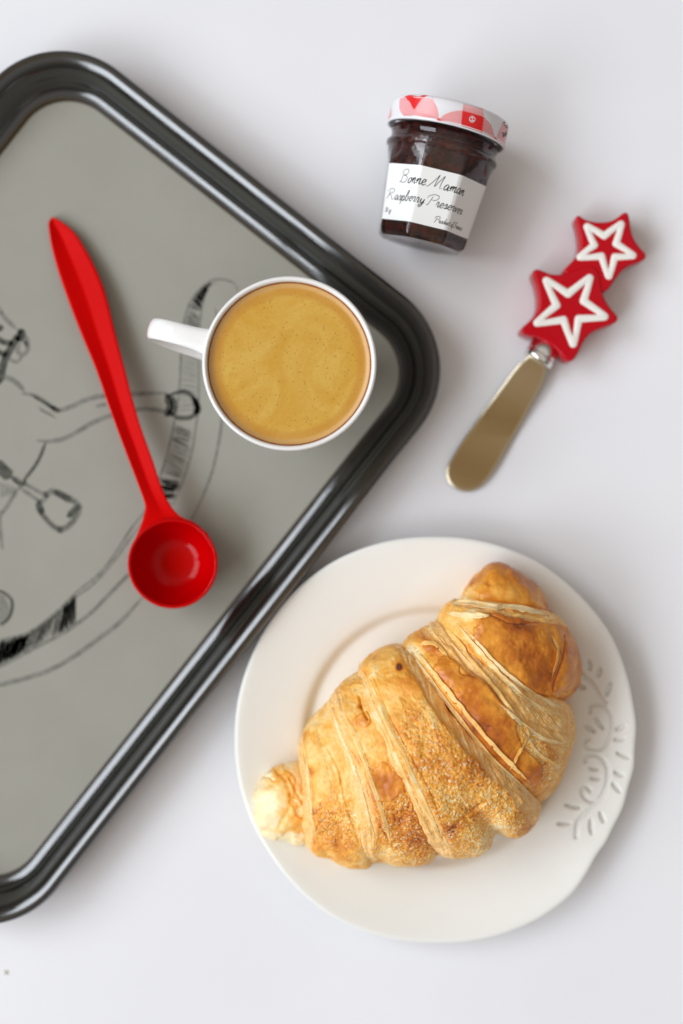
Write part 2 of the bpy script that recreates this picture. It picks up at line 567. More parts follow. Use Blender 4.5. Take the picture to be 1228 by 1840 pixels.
# bridle
ink.add(k1([(98, 292), (62, 350), (22, 425), (4, 500), (-10, 540)]), 9, fz)
ink.add(k1([(-20, 325), (20, 345), (62, 350)]), 7, fz); ink.add(k1([(-20, 385), (20, 400), (30, 405)]), 7, fz)
ink.add(k1([(-10, 270), (10, 290)]), 8, fz, smooth=False)
ink.add(k1([(80, 290), (104, 300), (92, 330), (70, 322)]), 7, fz)
ink2.add(k1([(98, 300), (122, 330), (128, 372), (108, 400), (80, 385), (95, 350)]), 4, fz2)
ink.add(k1([(105, 340), (122, 350), (118, 366)]), 4, fz)
ink2.add(k1([(40, 420), (70, 435), (90, 425), (100, 405)]), 3, fz2)
# hoof on the rocker
ink.add(k1([(762, 585), (772, 610), (782, 640), (768, 672), (800, 655), (792, 610), (765, 585)]), 8, fz)
ink.add(k1([(770, 590), (840, 572), (885, 595), (908, 650), (880, 688), (820, 692), (780, 668)]), 5.6, fz)
ink.add(k1([(890, 600), (910, 652), (892, 672)]), 8, fz)
# hatching
rnd = random.Random(3)


def hatch(L, R, t0, t1, n, w, jit=.02, slant=.02, st=ink):
    for k in range(n):
        u = t0 + (t1 - t0) * k / n + rnd.uniform(-jit, jit) * .3
        a = resample(L, 2, t=np.array([min(max(u, 0), 1)]))[0]; b = resample(R, 2, t=np.array([min(max(u + slant + rnd.uniform(-jit, jit), 0), 1)]))[0]
        m1, m2 = rnd.uniform(0, .15), rnd.uniform(.8, 1)
        st.add([a + (b - a) * m1, a + (b - a) * m2], w * .8, fz if st is ink else fz2, smooth=False)


hatch(L1, R1, .12, .24, 46, 1.1, .02, -.08)
hatch(L1, R1, .24, .36, 30, .8, .02, -.06)
hatch(L1, R1, .12, .20, 30, 1.6, .03, -.07)
hatch(L1, R1, .36, .62, 40, .55, .01, -.04, ink2)
hatch(L1, R1, .66, .72, 16, 1.0, .02, .02)
hatch(L1, R1, .70, .86, 34, .75, .02, .05, ink2)
hatch(L1, R1, .86, .94, 34, 1.8, .03, .04)
hatch(O1, I1, .50, .58, 40, 1.7, .02, -.03)
hatch(O1, I1, .58, .64, 12, .9, .02, -.02)
hatch(O1, I1, .62, .78, 30, .9, .02, .04)
hatch(O1, I1, .60, .80, 24, .7, .02, -.05, ink2)
hatch(O1, I1, .78, .92, 60, 2.0, .02, .0)
for k in range(12):
    y = 430 + k * 12
    ink.add(k2([(-40, y - 10), (12 + 40 * math.sin((k + 1) / 13 * math.pi), y + 14)]), 1.2, fz, smooth=False)
ink.add(k2([(-20, 408), (20, 425), (52, 455), (55, 500), (35, 545), (0, 570)]), 3.6, fz)
dr = mesh_obj("ink_drawing", ink2.V, ink2.F, m_ink2, base, smooth=False, closed=False)
dr2 = mesh_obj("ink_shading", ink.V, ink.F, m_ink, base, smooth=False, closed=False)
for o_ in (dr, dr2): o_['kind'] = 'stuff'

# ------------------------------------------------------------------ spoon
SL = [(87, 400), (87.5, 411), (92.6, 443), (105.6, 490.6), (125, 546), (145, 598), (172, 663), (195.5, 730), (222.8, 804.5), (244, 860), (257, 895), (261, 912), (258, 928), (252, 947), (242, 970)]
SR = [(99, 391), (118, 403), (136.6, 420.5), (151, 443), (167.6, 472.7), (184, 510), (195, 546), (206.7, 595), (224.6, 663), (238, 715), (254, 769), (273.7, 824), (289.3, 871), (303, 902), (322, 926), (350, 939), (376, 961)]
spoon = thing("measuring_spoon", P(250, 850, ZF), "bright red long handled scoop spoon lying across the grey tray base", "spoon")
bc = P(312.5, 1012, 14)[:2]; BR = 80 * (DCAM - 14) / FPX
NS, NW = 90, 25
tt = np.linspace(0, 1, NS)
l = resample(catmull([(92, 391)] + SL, 6), NS, t=tt); r_ = resample(catmull([(94, 389.5)] + SR, 6), NS, t=tt)
ring = []
for i in range(NS):
    s = tt[i]
    zt = ZF + 3.4 + 11.75 * s ** 1.1      # top height of handle's edges
    wpx = np.linalg.norm(r_[i] - l[i]) / 4.7
    dep = min(2.0, wpx * .22) * (1 - sstep(.72, 1.0, s) * .9)
    th = 2.2 + 1.0 * s
    pts = []
    for k in range(NW):           # top surface: lipped V groove
        f = k / (NW - 1)
        g = 1 - abs(f - .47) / (.47 if f < .47 else .53)
        zz = zt - dep * (g ** .9) + .0
        edge = min(f, 1 - f)
        zz -= .55 * (1 - sstep(0, .06, edge)) * (1 - sstep(.85, 1, s))
        px = l[i] + (r_[i] - l[i]) * f
        dv = px - np.array([312.5, 1012.]); dl = np.linalg.norm(dv)
        if dl < 78.5: px = px + dv / dl * (78.5 - dl)
        pts.append(P(px[0], px[1], zz))
    for k in range(NW):           # underside
        f = 1 - k / (NW - 1)
        px = l[i] + (r_[i] - l[i]) * (.5 + (f - .5) * .97)
        dv = px - np.array([312.5, 1012.]); dl = np.linalg.norm(dv)
        if dl < 78.5: px = px + dv / dl * (78.5 - dl)
        zz = zt - .9 - th * math.sin(math.pi * f) ** .6
        pts.append(P(px[0], px[1], max(zz, ZF + .05)))
    ring.append(pts)
V, F = rings_mesh(np.array(ring), True, False)
mesh_obj("handle", V, F, m_red_plastic, spoon)
H0 = 15.2 + ZF
bp = [(0, 1.6), (4.0, 1.7), (7.6, 2.3), (11.0, 4.5), (13.3, 7.8), (14.7, 11.0), (15.35, 13), (15.7, 14.6), (16.0, 15.05), (16.5, 15.2), (17, 15.05), (17.15, 14.4), (16.8, 13), (16.0, 10.0), (14.6, 6.4), (12.0, 3.0), (8.6, .7), (5, .1), (0, .05)]
bp = np.array(catmull(bp, 4)); bp[:, 0] = np.maximum(bp[:, 0], 0) * BR / 17.0; bp[:, 1] += ZF
R = lathe(bp, 96, bc)
V, F = rings_mesh(R)
mesh_obj("bowl", V, F, m_red_gloss, spoon)

# ------------------------------------------------------------------ cup
ZC = 61.0
cc = P(520, 652.5, ZC)[:2]; CR = 157.5 * (DCAM - ZC) / FPX
cup = thing("coffee_cup", (*cc, ZF), "small white espresso cup full of frothy coffee, handle pointing left", "cup")
cp = [(0, ZF + 1.6), (14, ZF + 1.6), (15.4, ZF + .1), (17.2, ZF + .1), (17.8, ZF + 1.5), (18.8, 8), (21.5, 14), (24.4, 24), (26.6, 36), (28.2, 48), (CR - .5, ZC - 3), (CR - .02, ZC - 1.2),
      (CR - .25, ZC - .3), (CR - .85, ZC), (CR - 1.4, ZC - .25), (CR - 1.75, ZC - 1.1), (CR - 2.0, ZC - 3), (26.0, 46), (24.2, 34), (21.6, 24), (18, 15), (13, 9), (7, 7), (0, 6.6)]
cp = np.array(cp); R = lathe(cp, 128, cc)
V, F = rings_mesh(R)
mesh_obj("cup_body", V, F, m_porcelain, cup)
# handle: strap swept in a vertical plane
hd = P(268, 588, 46)[:2] - cc; hl = np.linalg.norm(hd); hd = hd / hl; hn = np.array([-hd[1], hd[0]])
path = catmull([(26.8, 52.5), (32, 53.2), (38, 53.0), (44, 51.2), (48.3, 46.5), (49.6, 40), (48, 33), (43.5, 26), (37, 20.5), (30, 17.5), (22, 15.5)], 8)
tn = np.gradient(path, axis=0); tn /= np.linalg.norm(tn, axis=1)[:, None]; nn = np.stack([-tn[:, 1], tn[:, 0]], -1)
ring = []
for i, (p, n_) in enumerate(zip(path, nn)):
    pts = []
    s_ = i / (len(path) - 1)
    w = 3.9 + 1.2 * (1 - sstep(0, .18, s_)) + .6 * sstep(.85, 1, s_)
    p = p + np.array([2.0 * sstep(28, 48, p[0]), 0])
    for k in range(20):
        a = 2 * math.pi * k / 20
        cxx, sxx = math.cos(a), math.sin(a)
        x = w * math.copysign(abs(cxx) ** 1.0, cxx); y = 1.9 * math.copysign(abs(sxx) ** .7, sxx)
        q = p + n_ * y
        xy = cc + hd * q[0] + hn * x
        pts.append((xy[0], xy[1], q[1]))
    ring.append(pts)
V, F = rings_mesh(np.array(ring)[:, ::-1], True, True)
mesh_obj("handle", V, F, m_porcelain, cup)
# coffee
ZL = ZC - 2.6
rc = CR - 1.98
rr = np.r_[np.linspace(0.02, .9, 14), np.linspace(.915, 1, 14)] * rc
zz = ZL + .9 * sstep(.93, 1.0, rr / rc) * .6
R = lathe(np.column_stack([rr, zz]), 128, cc)
low = lathe(np.array([(rc - .3, ZL - 4), (0.02, ZL - 4)]), 128, cc)
R = np.concatenate([R, low])
V, F = rings_mesh(R, True, True)
F = [f[::-1] for f in F]
rad = np.repeat(np.r_[rr, [rc - .3, 0]] / rc, 128)
coffee = mesh_obj("coffee", V, F, m_coffee, None, attrs={'rad': rad})
coffee['label'] = "golden brown coffee foam filling the white cup"; coffee['category'] = "coffee"
# dried line of coffee on the inner wall
a = np.linspace(0, 2 * math.pi, 240, endpoint=False)
w0 = .28 + .25 * (fbm(np.cos(a) * 5, np.sin(a) * 5, 1.0) + .3)
up = .35 + .25 * fbm(np.cos(a) * 14, np.sin(a) * 14, 3.0) + .55 * sstep(.5, 1, np.cos(a - 1.9)) * np.abs(vnoise(np.cos(a) * 20, np.sin(a) * 20, 6.))
z1 = ZL + .45; z2 = ZL + .6 + np.clip(up, .05, 1.4) * .7
wall = lambda z: CR - 2.0 + (z - (ZC - 3)) * (.25 / 1.9) - .05
ring = [np.stack([cc[0] + wall(z1) * np.cos(a), cc[1] + wall(z1) * np.sin(a), np.full(240, z1)], -1),
        np.stack([cc[0] + wall(z2) * np.cos(a), cc[1] + wall(z2) * np.sin(a), z2], -1)]
V, F = rings_mesh(np.array(ring)); F = [f[::-1] for f in F]
mesh_obj("coffee_ring", V, F, m_stain, cup, closed=False)

# ------------------------------------------------------------------ plate
ZP = 12.5
pcx, pcy = 781.0, 1329.0
pc = P(pcx, pcy, ZP)[:2]
kp = (DCAM - ZP) / FPX
plate = thing("dessert_plate", (*pc, 0), "round cream plate with a scroll and leaf relief on its right rim, under the croissant", "plate")
tab = np.array([(-180, 359), (-150, 362), (-120, 368), (-90, 364), (-60, 369), (-45, 368), (-30, 369), (-22, 366), (-16, 364.5), (-10, 363), (-4, 364), (2, 360), (8, 362.5), (14, 358.5), (20, 361), (26, 357.5), (31, 360), (35, 357), (41, 364), (48, 372), (59, 373), (70, 371), (90, 366), (120, 369), (145, 361), (180, 359)], float)
NA = 1080
ang = np.linspace(-math.pi, math.pi, NA, endpoint=False)         # image angle, clockwise from +x (y down)
ext = np.concatenate([tab[:-1] - [360, 0], tab, tab[1:] + [360, 0]])
Ra = np.interp(np.degrees(ang), ext[:, 0], ext[:, 1])
kk = np.hanning(25); kk /= kk.sum(); Ra = np.convolve(np.r_[Ra[-12:], Ra, Ra[:12]], kk, 'valid')
rimr = Ra * kp
base_r = 365 * kp
rel = np.r_[np.linspace(0.01, .60, 16), np.linspace(.61, .70, 14), np.linspace(.705, .985, 75), np.linspace(.988, 1.0, 6)]
zpr = np.interp(rel, [0, .58, .61, .625, .64, .66, .70, .80, .90, .965, .985, 1.0], [4.0, 4.0, 4.1, 4.7, 6.2, 7.2, 8.0, 9.5, 11.1, 12.2, 12.4, 12.1])
z_s = np.convolve(np.r_[[zpr[0]] * 2, zpr, [zpr[-1]] * 2], np.ones(5) / 5, 'valid')
zt = np.where(rel < .97, z_s, zpr)
warp = sstep(.62, 1, rel)[:, None]
Rr = rel[:, None] * (base_r * (1 - warp) + rimr[None, :] * warp)
X = pc[0] + Rr * np.cos(ang); Y = pc[1] - Rr * np.sin(ang); Z = np.repeat(zt[:, None], NA, 1)
# embossed scroll pattern
k8 = lambda pts: zpts(pts, 3.68, 960, 1100)
lines = [[(300, 400), (340, 435), (395, 485), (440, 560), (475, 600)],
         [(372, 668), (378, 632), (420, 618), (470, 632), (510, 690), (518, 770), (500, 840), (460, 900), (400, 916), (352, 897), (344, 862), (366, 848)],
         [(345, 995), (355, 962), (400, 948), (450, 972), (485, 1030), (487, 1110), (465, 1190), (425, 1250), (370, 1255), (332, 1222), (326, 1182), (348, 1160), (375, 1185)],
         [(425, 1250), (370, 1310), (310, 1370), (287, 1420), (280, 1490)]]
leaves = [((370, 395), (365, 318)), ((422, 435), (442, 370)), ((478, 560), (512, 460)), ((350, 512), (268, 490)), ((535, 785), (605, 748)), ((525, 846), (602, 840)),
          ((540, 928), (635, 965)), ((525, 1055), (592, 1082)), ((512, 1125), (572, 1195)), ((468, 782), (408, 705)), ((412, 802), (345, 762)), ((368, 1040), (432, 1045)),
          ((372, 1105), (442, 1105)), ((320, 1302), (210, 1288)), ((250, 1400), (160, 1412)), ((380, 1475), (375, 1370)), ((462, 1395), (435, 1320))]
sec = (np.abs(ang) < 1.0)
ix = np.where(sec)[0]
xs, ys = X[30:, ix], Y[30:, ix]
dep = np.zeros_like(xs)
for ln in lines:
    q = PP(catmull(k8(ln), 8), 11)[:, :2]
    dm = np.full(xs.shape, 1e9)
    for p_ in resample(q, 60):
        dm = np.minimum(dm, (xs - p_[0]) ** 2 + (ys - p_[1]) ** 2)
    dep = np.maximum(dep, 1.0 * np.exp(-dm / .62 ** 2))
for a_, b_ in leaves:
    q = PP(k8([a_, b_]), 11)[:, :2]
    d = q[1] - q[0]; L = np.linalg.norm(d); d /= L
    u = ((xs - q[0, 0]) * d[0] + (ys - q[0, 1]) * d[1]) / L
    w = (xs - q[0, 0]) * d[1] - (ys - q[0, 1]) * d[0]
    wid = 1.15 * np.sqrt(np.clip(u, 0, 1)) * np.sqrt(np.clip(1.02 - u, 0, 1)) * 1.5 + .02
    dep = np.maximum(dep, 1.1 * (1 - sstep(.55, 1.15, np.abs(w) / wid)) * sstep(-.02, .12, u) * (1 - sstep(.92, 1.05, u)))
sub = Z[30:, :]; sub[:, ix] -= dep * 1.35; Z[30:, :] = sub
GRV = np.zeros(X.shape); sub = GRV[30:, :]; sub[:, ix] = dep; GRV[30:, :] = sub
topg = np.stack([X, Y, Z], -1)
# underside with foot ring
und = [(1.0, 11.5), (.97, 10.6), (.85, 8.0), (.70, 5.2), (.60, 3.0), (.575, .4), (.55, .1), (.53, .3), (.52, 2.2), (.30, 2.4), (.01, 2.4)]
ul = []
for f, z in und:
    wp = sstep(.62, 1, f); r_u = f * (base_r * (1 - wp) + rimr * wp) * .998
    ul.append(np.stack([pc[0] + r_u * np.cos(ang), pc[1] - r_u * np.sin(ang), np.full(NA, z)], -1))
G = np.concatenate([topg, np.array(ul)])
G = G[:, ::-1]; GRV = np.concatenate([GRV, np.zeros((len(ul), NA))])[:, ::-1]
V = G.reshape(-1, 3)
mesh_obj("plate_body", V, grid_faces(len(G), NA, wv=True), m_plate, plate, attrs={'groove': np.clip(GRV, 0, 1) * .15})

# ------------------------------------------------------------------ croissant
k7 = lambda pts: zpts(pts, 1.574, 400, 940)
cro = thing("croissant", (*P(760, 1290, 4.3)[:2], 4.3), "large golden flaky croissant with rolled ridges lying on the cream plate", "croissant")
# brown patches: x, y, radius, amount (z7 units)
BL = [(620, 420, 60, .22), (700, 500, 62, .30), (760, 590, 62, .34), (800, 680, 55, .34), (870, 720, 40, .2), (590, 350, 30, .25),
      (830, 310, 60, .22), (880, 380, 80, .24), (965, 370, 45, .22), (920, 450, 45, .15), (760, 290, 35, .15), (840, 290, 25, .2),
      (830, 140, 45, .25), (700, 150, 30, .2), (770, 100, 30, .35), (880, 165, 22, .2),
      (610, 660, 90, .17), (650, 870, 24, .55), (520, 560, 60, .12), (480, 430, 40, .12), (720, 830, 40, .2), (850, 850, 60, .22), (560, 730, 60, .12), (700, 700, 60, .16),
      (500, 840, 70, .32), (450, 740, 35, .25), (550, 900, 50, .3), (400, 560, 25, .22), (390, 665, 16, .4),
      (300, 820, 50, .16), (350, 910, 40, .25), (245, 700, 16, .35), (225, 640, 25, .15), (290, 900, 40, .15),
      (175, 715, 40, .12), (130, 830, 55, -.22), (205, 830, 40, .22), (225, 760, 25, .2), (500, 407, 9, 1.4), (388, 520, 7, .5), (770, 870, 30, -.2), (545, 360, 25, -.4), (700, 240, 40, -.25), (640, 300, 40, -.1), (320, 650, 50, -.08), (420, 370, 30, .1)]
SK = [(590, 340, 36), (640, 420, 46), (710, 500, 60), (770, 580, 66), (790, 650, 56), (850, 690, 40), (880, 720, 30), (740, 560, 50), (820, 320, 95), (900, 380, 95), (960, 400, 70), (800, 140, 95), (880, 180, 50), (450, 740, 60), (400, 560, 25), (120, 800, 130)]
GR = [(640, 750, 150), (560, 600, 60), (800, 830, 110), (700, 900, 70), (520, 860, 90), (540, 930, 60), (330, 850, 70), (900, 620, 80), (930, 680, 60)]


# creases and splits in the crust: points, width, depth
CRS = [([(190, 722), (215, 770), (240, 805)], 5, .6), ([(150, 700), (185, 740), (190, 800), (160, 860)], 7, .5), ([(968, 320), (962, 380), (935, 470)], 3.5, .7), ([(935, 330), (950, 360), (962, 375)], 3, .5),
       ([(232, 690), (242, 780), (262, 880)], 4, .45), ([(318, 520), (352, 620), (395, 700), (420, 790), (470, 900)], 3.5, .7), ([(300, 640), (330, 700), (350, 790), (385, 900)], 3, .4),
       ([(385, 488), (392, 520), (412, 556)], 3, 1.0), ([(648, 345), (700, 410), (745, 450), (800, 520)], 4, .8), ([(800, 500), (840, 545), (855, 575)], 3, .6),
       ([(430, 440), (470, 540), (530, 650), (590, 760), (640, 900)], 3, .35), ([(700, 345), (740, 400), (820, 470), (880, 510)], 3, .5), ([(870, 560), (930, 585), (985, 600)], 3, .5), ([(860, 600), (920, 620), (990, 640)], 2.5, .4),
       ([(750, 790), (690, 830), (650, 870)], 5, .5), ([(560, 450), (600, 520), (650, 600)], 2.5, .3), ([(760, 262), (820, 285), (900, 280)], 3, .5), ([(690, 205), (780, 235), (860, 235), (940, 250)], 4, .5), ([(860, 120), (885, 170), (890, 215)], 4, .5)]


def field(lst, x, y, amp=True):
    f = 0
    for q in lst:
        g = np.exp(-(((x - q[0]) ** 2 + (y - q[1]) ** 2) / (q[2] ** 2)))
        f = f + (g * q[3] if amp else g)
    return f


def wrap(L, R, ht, zc, e0, e1, sl, sr, base_bake=.35, NU=130, seed=0, sq=.75, pw=3.2, tilt=0.0, taper=(0, 0), drop=.10, zb=4.6, notch=None):
    """one rolled layer: L/R seam polylines (z7 coords, inner side -> outer side), ht = crest height (mm)
    sl/sr: share of the width taken by a laminated cut edge on that side"""
    Lc, Rc = catmull(L, 8), catmull(R, 8)
    NT_, NB = 330, 60
    a = np.r_[np.linspace(0, math.pi, NT_, endpoint=False), np.linspace(math.pi, 2 * math.pi, NB, endpoint=False)]
    v = (1 - np.cos(a)) / 2
    Lp, Rp = resample(Lc, 0, t=v), resample(Rc, 0, t=v)
    u = np.linspace(0, 1, NU)
    U, Vv = u[:, None], v[None, :]
    c = np.abs(2 * U - 1)
    lat = (1 - c ** 5) ** .5 * .16 + .84
    lat = np.where(c > .995, .80, lat)
    # positions in z7 space
    mid = (resample(Lc, 0, t=np.array([.5]))[0] * (1 - u[:, None]) + resample(Rc, 0, t=np.array([.5]))[0] * u[:, None])[:, None, :]
    pos = Lp[None] * (1 - U[..., None]) + Rp[None] * U[..., None]
    # seams wander a little
    wob = vnoise(Vv * 5 + seed * 3.1, U * 2.0 + seed, .5) * 7 + vnoise(Vv * 13 + seed, U * 5, 2.5) * 3
    pos = pos + np.stack([wob, -wob * .6], -1)
    # bulging ends
    d0 = (Lp[0] + Rp[0]) / 2 - (resample(Lc, 0, t=np.array([.25]))[0] + resample(Rc, 0, t=np.array([.25]))[0]) / 2; d0 /= np.linalg.norm(d0)
    i1 = NT_
    d1 = (Lp[i1] + Rp[i1]) / 2 - (resample(Lc, 0, t=np.array([.75]))[0] + resample(Rc, 0, t=np.array([.75]))[0]) / 2; d1 /= np.linalg.norm(d1)
    bul = (1 - c ** 2.2)
    bul1 = bul * (1 - notch[2] * np.exp(-((U - notch[0]) / notch[1]) ** 2)) if notch else bul
    w0 = sstep(.25, 0, 1 - Vv) * 0 + sstep(.75, 1.0, 1 - Vv); w1 = sstep(.75, 1.0, Vv)
    pos = pos + (bul * w0 * e0)[..., None] * d0 + (bul1 * w1 * e1)[..., None] * d1
    endw = sstep(.5, 1, np.abs(2 * Vv - 1))
    pos = mid + (pos - mid) * (1 - (1 - lat) * endw)[..., None]
    # heights
    sn = np.abs(np.sin(a))[None, :]
    crest = ht * (1 + tilt * (U - .5))
    prof = (1 - c ** pw) ** .5
    prof = 1 - (1 - prof) * (drop / .10) * .35
    wl = 1 + .35 * vnoise(Vv * 4 + seed * 7, 3.3, .5) + .12 * vnoise(Vv * 17, seed * 1.7, .5)
    wr_ = 1 + .30 * vnoise(Vv * 4 + seed * 5, 8.3, .5) + .12 * vnoise(Vv * 17, seed * 2.7, .5)
    stl = 1 - sstep(sl * wl * .72, sl * wl, U) if sl > 0 else U * 0
    str_ = 1 - sstep(sr * wr_ * .72, sr * wr_, 1 - U) if sr > 0 else U * 0
    strip = np.broadcast_to(np.maximum(stl, str_), pos.shape[:2]).copy()
    hh = np.where(c > .985, prof * .8, prof)
    ztop = zc + (crest - zc) * hh * sn ** sq
    # terrace: crust skin stands above the laminated edge
    ztop = ztop - strip * 1.1 * sn
    zbot = zc - (zc - zb) * np.clip(sn * 1.9, 0, 1) ** .6 * (0.75 + .25 * prof)
    isb = np.zeros(len(a), bool); isb[i1:] = True
    Zz = np.where(isb[None, :], zbot, ztop)
    px = 400 + pos[..., 0] / 1.574; py = 940 + pos[..., 1] / 1.574
    G = P(px, py, 0.0); k = (DCAM - Zz) / FPX
    G = np.stack([(px - CX) * k, (CY - py) * k, Zz], -1)
    x7, y7 = pos[..., 0], pos[..., 1]
    umm = U * np.linalg.norm(Rp - Lp, axis=1)[None, :] / 1.574 / 5
    vmm = np.broadcast_to(np.r_[0, np.cumsum(np.linalg.norm(np.diff(G[NU // 2], axis=0), axis=1))][None, :], U.shape[:1] + (len(a),))
    skin_f = field(SK, x7, y7, False) + .45 * fbm(x7 / 45 + seed, y7 / 45, seed * 3., 4, .55)
    skin = sstep(.52, .60, skin_f) * (1 - strip)
    grain = np.clip(field(GR, x7, y7, False) * 1.2 + .25 * fbm(x7 / 40, y7 / 40, 5.), 0, 1) * (1 - skin) * (1 - strip * .7)
    bake = base_bake + field(BL, x7, y7) + .15 * skin + .10 * fbm(x7 / 30, y7 / 30, 11. + seed, 4)
    # rims of the skin patches bake darker / crest edges too
    edge = np.exp(-((skin_f - .55) / .05) ** 2) * (1 - strip)
    bake = bake + .16 * edge
    lipl = np.exp(-((U - sl * wl * .95) / .022) ** 2) if sl > 0 else 0
    lipr = np.exp(-((1 - U - sr * wr_ * .95) / .022) ** 2) if sr > 0 else 0
    bake = bake + .22 * np.clip(lipl + lipr, 0, 1) * (.5 + .5 * fbm(x7 / 14, y7 / 14, 2.))
    # displacement along the normals
    gu = np.gradient(G, axis=0); gv = np.roll(G, -1, 1) - np.roll(G, 1, 1)
    N = np.cross(gu, gv); N /= np.linalg.norm(N, axis=2)[..., None] + 1e-9
    if N[NU // 2, NT_ // 2, 2] < 0: N = -N
    gx, gy, gz = G[..., 0], G[..., 1], G[..., 2]
    d = 1.2 * fbm(gx / 15, gy / 15, gz / 15 + seed, 2) + .65 * fbm(gx / 5, gy / 5, gz / 5, 3)
    wr = 1 - np.abs(fbm(gx / 3.2 + .4 * fbm(gx / 6, gy / 6, 3.), gy / 3.2, gz / 3.2 + seed, 3)) * 2
    d = d + (.12 + .30 * sstep(-.1, .5, fbm(gx / 12, gy / 12, 6.))) * (wr - .5) * (1 - strip) * (1 - .75 * skin)
    crs = np.zeros(d.shape)
    for ln, wd, am in CRS:
        if ln[0][0] is None: continue
        lo, hi = np.array(ln).min(0) - 25, np.array(ln).max(0) + 25
        if x7.max() < lo[0] or x7.min() > hi[0] or y7.max() < lo[1] or y7.min() > hi[1]: continue
        q = catmull(ln, 4)
        dm = np.full(d.shape, 1e9)
        for p_, r_2 in zip(q[:-1], q[1:]):
            e_ = r_2 - p_; tt_ = np.clip(((x7 - p_[0]) * e_[0] + (y7 - p_[1]) * e_[1]) / (e_ @ e_), 0, 1)
            dm = np.minimum(dm, (x7 - p_[0] - tt_ * e_[0]) ** 2 + (y7 - p_[1] - tt_ * e_[1]) ** 2)
        crs = np.maximum(crs, am * np.exp(-dm / wd ** 2))
    d = d - .8 * crs
    bake = bake + .22 * crs
    d = d + .22 * fbm(gx / .8, gy / .8, gz / .8, 2) * grain
    d = d + .40 * skin
    # laminations: long thin layers stepping along the seam
    lamn = vnoise(umm * 1.1 + .8 * vnoise(vmm / 14, umm / 3, seed), vmm / 22 + .3 * vnoise(umm * 1.1, vmm / 5, 4.), seed + .5)
    lam2 = vnoise(umm * 2.3 + 7, vmm / 12, seed + 2.5)
    d = d + strip * (.38 * lamn + .28 * lam2 + .45 * fbm(gx / 2.2, gy / 2.2, gz / 2.2, 3))
    d = d * np.where(isb[None, :], .3, 1) * np.clip(1.4 - 1.2 * c ** 8, 0, 1)
    G = G + N * d[..., None]
    G[..., 2] = np.maximum(G[..., 2], 4.45)
    cen0, cen1 = G[0].mean(0), G[-1].mean(0)
    V = np.vstack([G.reshape(-1, 3), cen0, cen1])
    n = len(a); F4 = grid_faces(NU, n, wv=True)
    o = len(G.reshape(-1, 3))
    capA = np.array([(o, j, (j + 1) % n, (j + 1) % n) for j in range(n)])[:, :3]
    # keep quads only in ndarray; caps as degenerate-free tris via from_pydata would be slow: add tiny ring instead
    G2 = np.concatenate([(G[:1] - cen0) * .02 + cen0, G, (G[-1:] - cen1) * .02 + cen1])
    ext = lambda q: np.concatenate([q[:1], q, q[-1:]])
    at = {'bake': np.clip(ext(bake), -.3, 1.3), 'strip': ext(strip), 'grain': ext(grain), 'skin': ext(skin)}
    uv = np.stack([ext(np.broadcast_to(umm, pos.shape[:2])), ext(vmm + umm * 0)], -1).reshape(-1, 2) + [seed * 13.7, seed * 5.3]
    return mesh_obj("dough_wrap", G2.reshape(-1, 3), grid_faces(NU + 2, n, wv=True, flip=True), m_crust, cro, attrs=at, uv=uv)


# left end knob
wrap([(116, 706), (86, 785), (96, 876)], [(225, 668), (262, 780), (240, 918)], 28, 15, 5, 5, 0, 0, .10, seed=1, NU=90, pw=2.2, tilt=.1, drop=.22, notch=(.45, .12, .5))
# second wrap from the left
wrap([(208, 615), (228, 770), (232, 920)], [(345, 470), (410, 720), (430, 985)], 42, 17, 14, 12, .16, 0, .34, seed=2, tilt=.18, pw=4.5, notch=(.35, .1, .5))
# third
wrap([(290, 505), (345, 700), (385, 955)], [(440, 400), (560, 700), (620, 955)], 52, 19, 16, 18, .30, 0, .36, seed=3, tilt=.10, pw=4.5, notch=(.3, .1, .6))
# top end
wrap([(700, 150), (785, 108), (885, 170)], [(655, 250), (800, 250), (955, 285)], 35, 17, 0, 2, 0, 0, .42, seed=8, NU=90, pw=2.6, tilt=.3, drop=.2)
# upper wrap
wrap([(640, 215), (800, 225), (960, 262)], [(600, 330), (790, 470), (985, 510)], 49, 20, 12, 36, .15, 0, .46, seed=6, tilt=.10, pw=3.)
# right wrap
wrap([(490, 357), (674, 572), (886, 811)], [(650, 255), (835, 440), (1005, 520)], 54, 20, 10, 36, 0, .48, .40, seed=5, tilt=-.10)
# big centre wrap
wrap([(372, 425), (475, 700), (596, 955)], [(512, 335), (700, 585), (918, 806)], 58, 21, 22, 46, .17, .20, .38, seed=4, NU=190, pw=3.6, notch=(.53, .09, 1.0))

# thin lifted pastry layers along the cut edges, found by laying them on the wraps
from mathutils.bvhtree import BVHTree
bv = []
for o in cro.children:
    if o.name.startswith("dough_wrap"):
        me = o.data; n_ = len(me.vertices); c_ = np.empty(n_ * 3, np.float32); me.vertices.foreach_get('co', c_)
        c_ = c_.reshape(-1, 3)[:, :] / MM + np.array(cro['org'])
        li = np.empty(len(me.loops), np.int32); me.loops.foreach_get('vertex_index', li)
        bv.append(BVHTree.FromPolygons(c_.tolist(), li.reshape(-1, 4).tolist()))


def on_crust(x7_, y7_, z=48):
    """height of the crust under a plan position"""
    p_ = P(400 + x7_ / 1.574, 940 + y7_ / 1.574, z)
    best = None
    for t_ in bv:
        h = t_.ray_cast(Vector((p_[0], p_[1], 90)), Vector((0, 0, -1)))
        if h[0] is not None and (best is None or h[0].z > best): best = h[0].z
    return p_[0], p_[1], (best if best is not None else 15.0)


rl = random.Random(11)


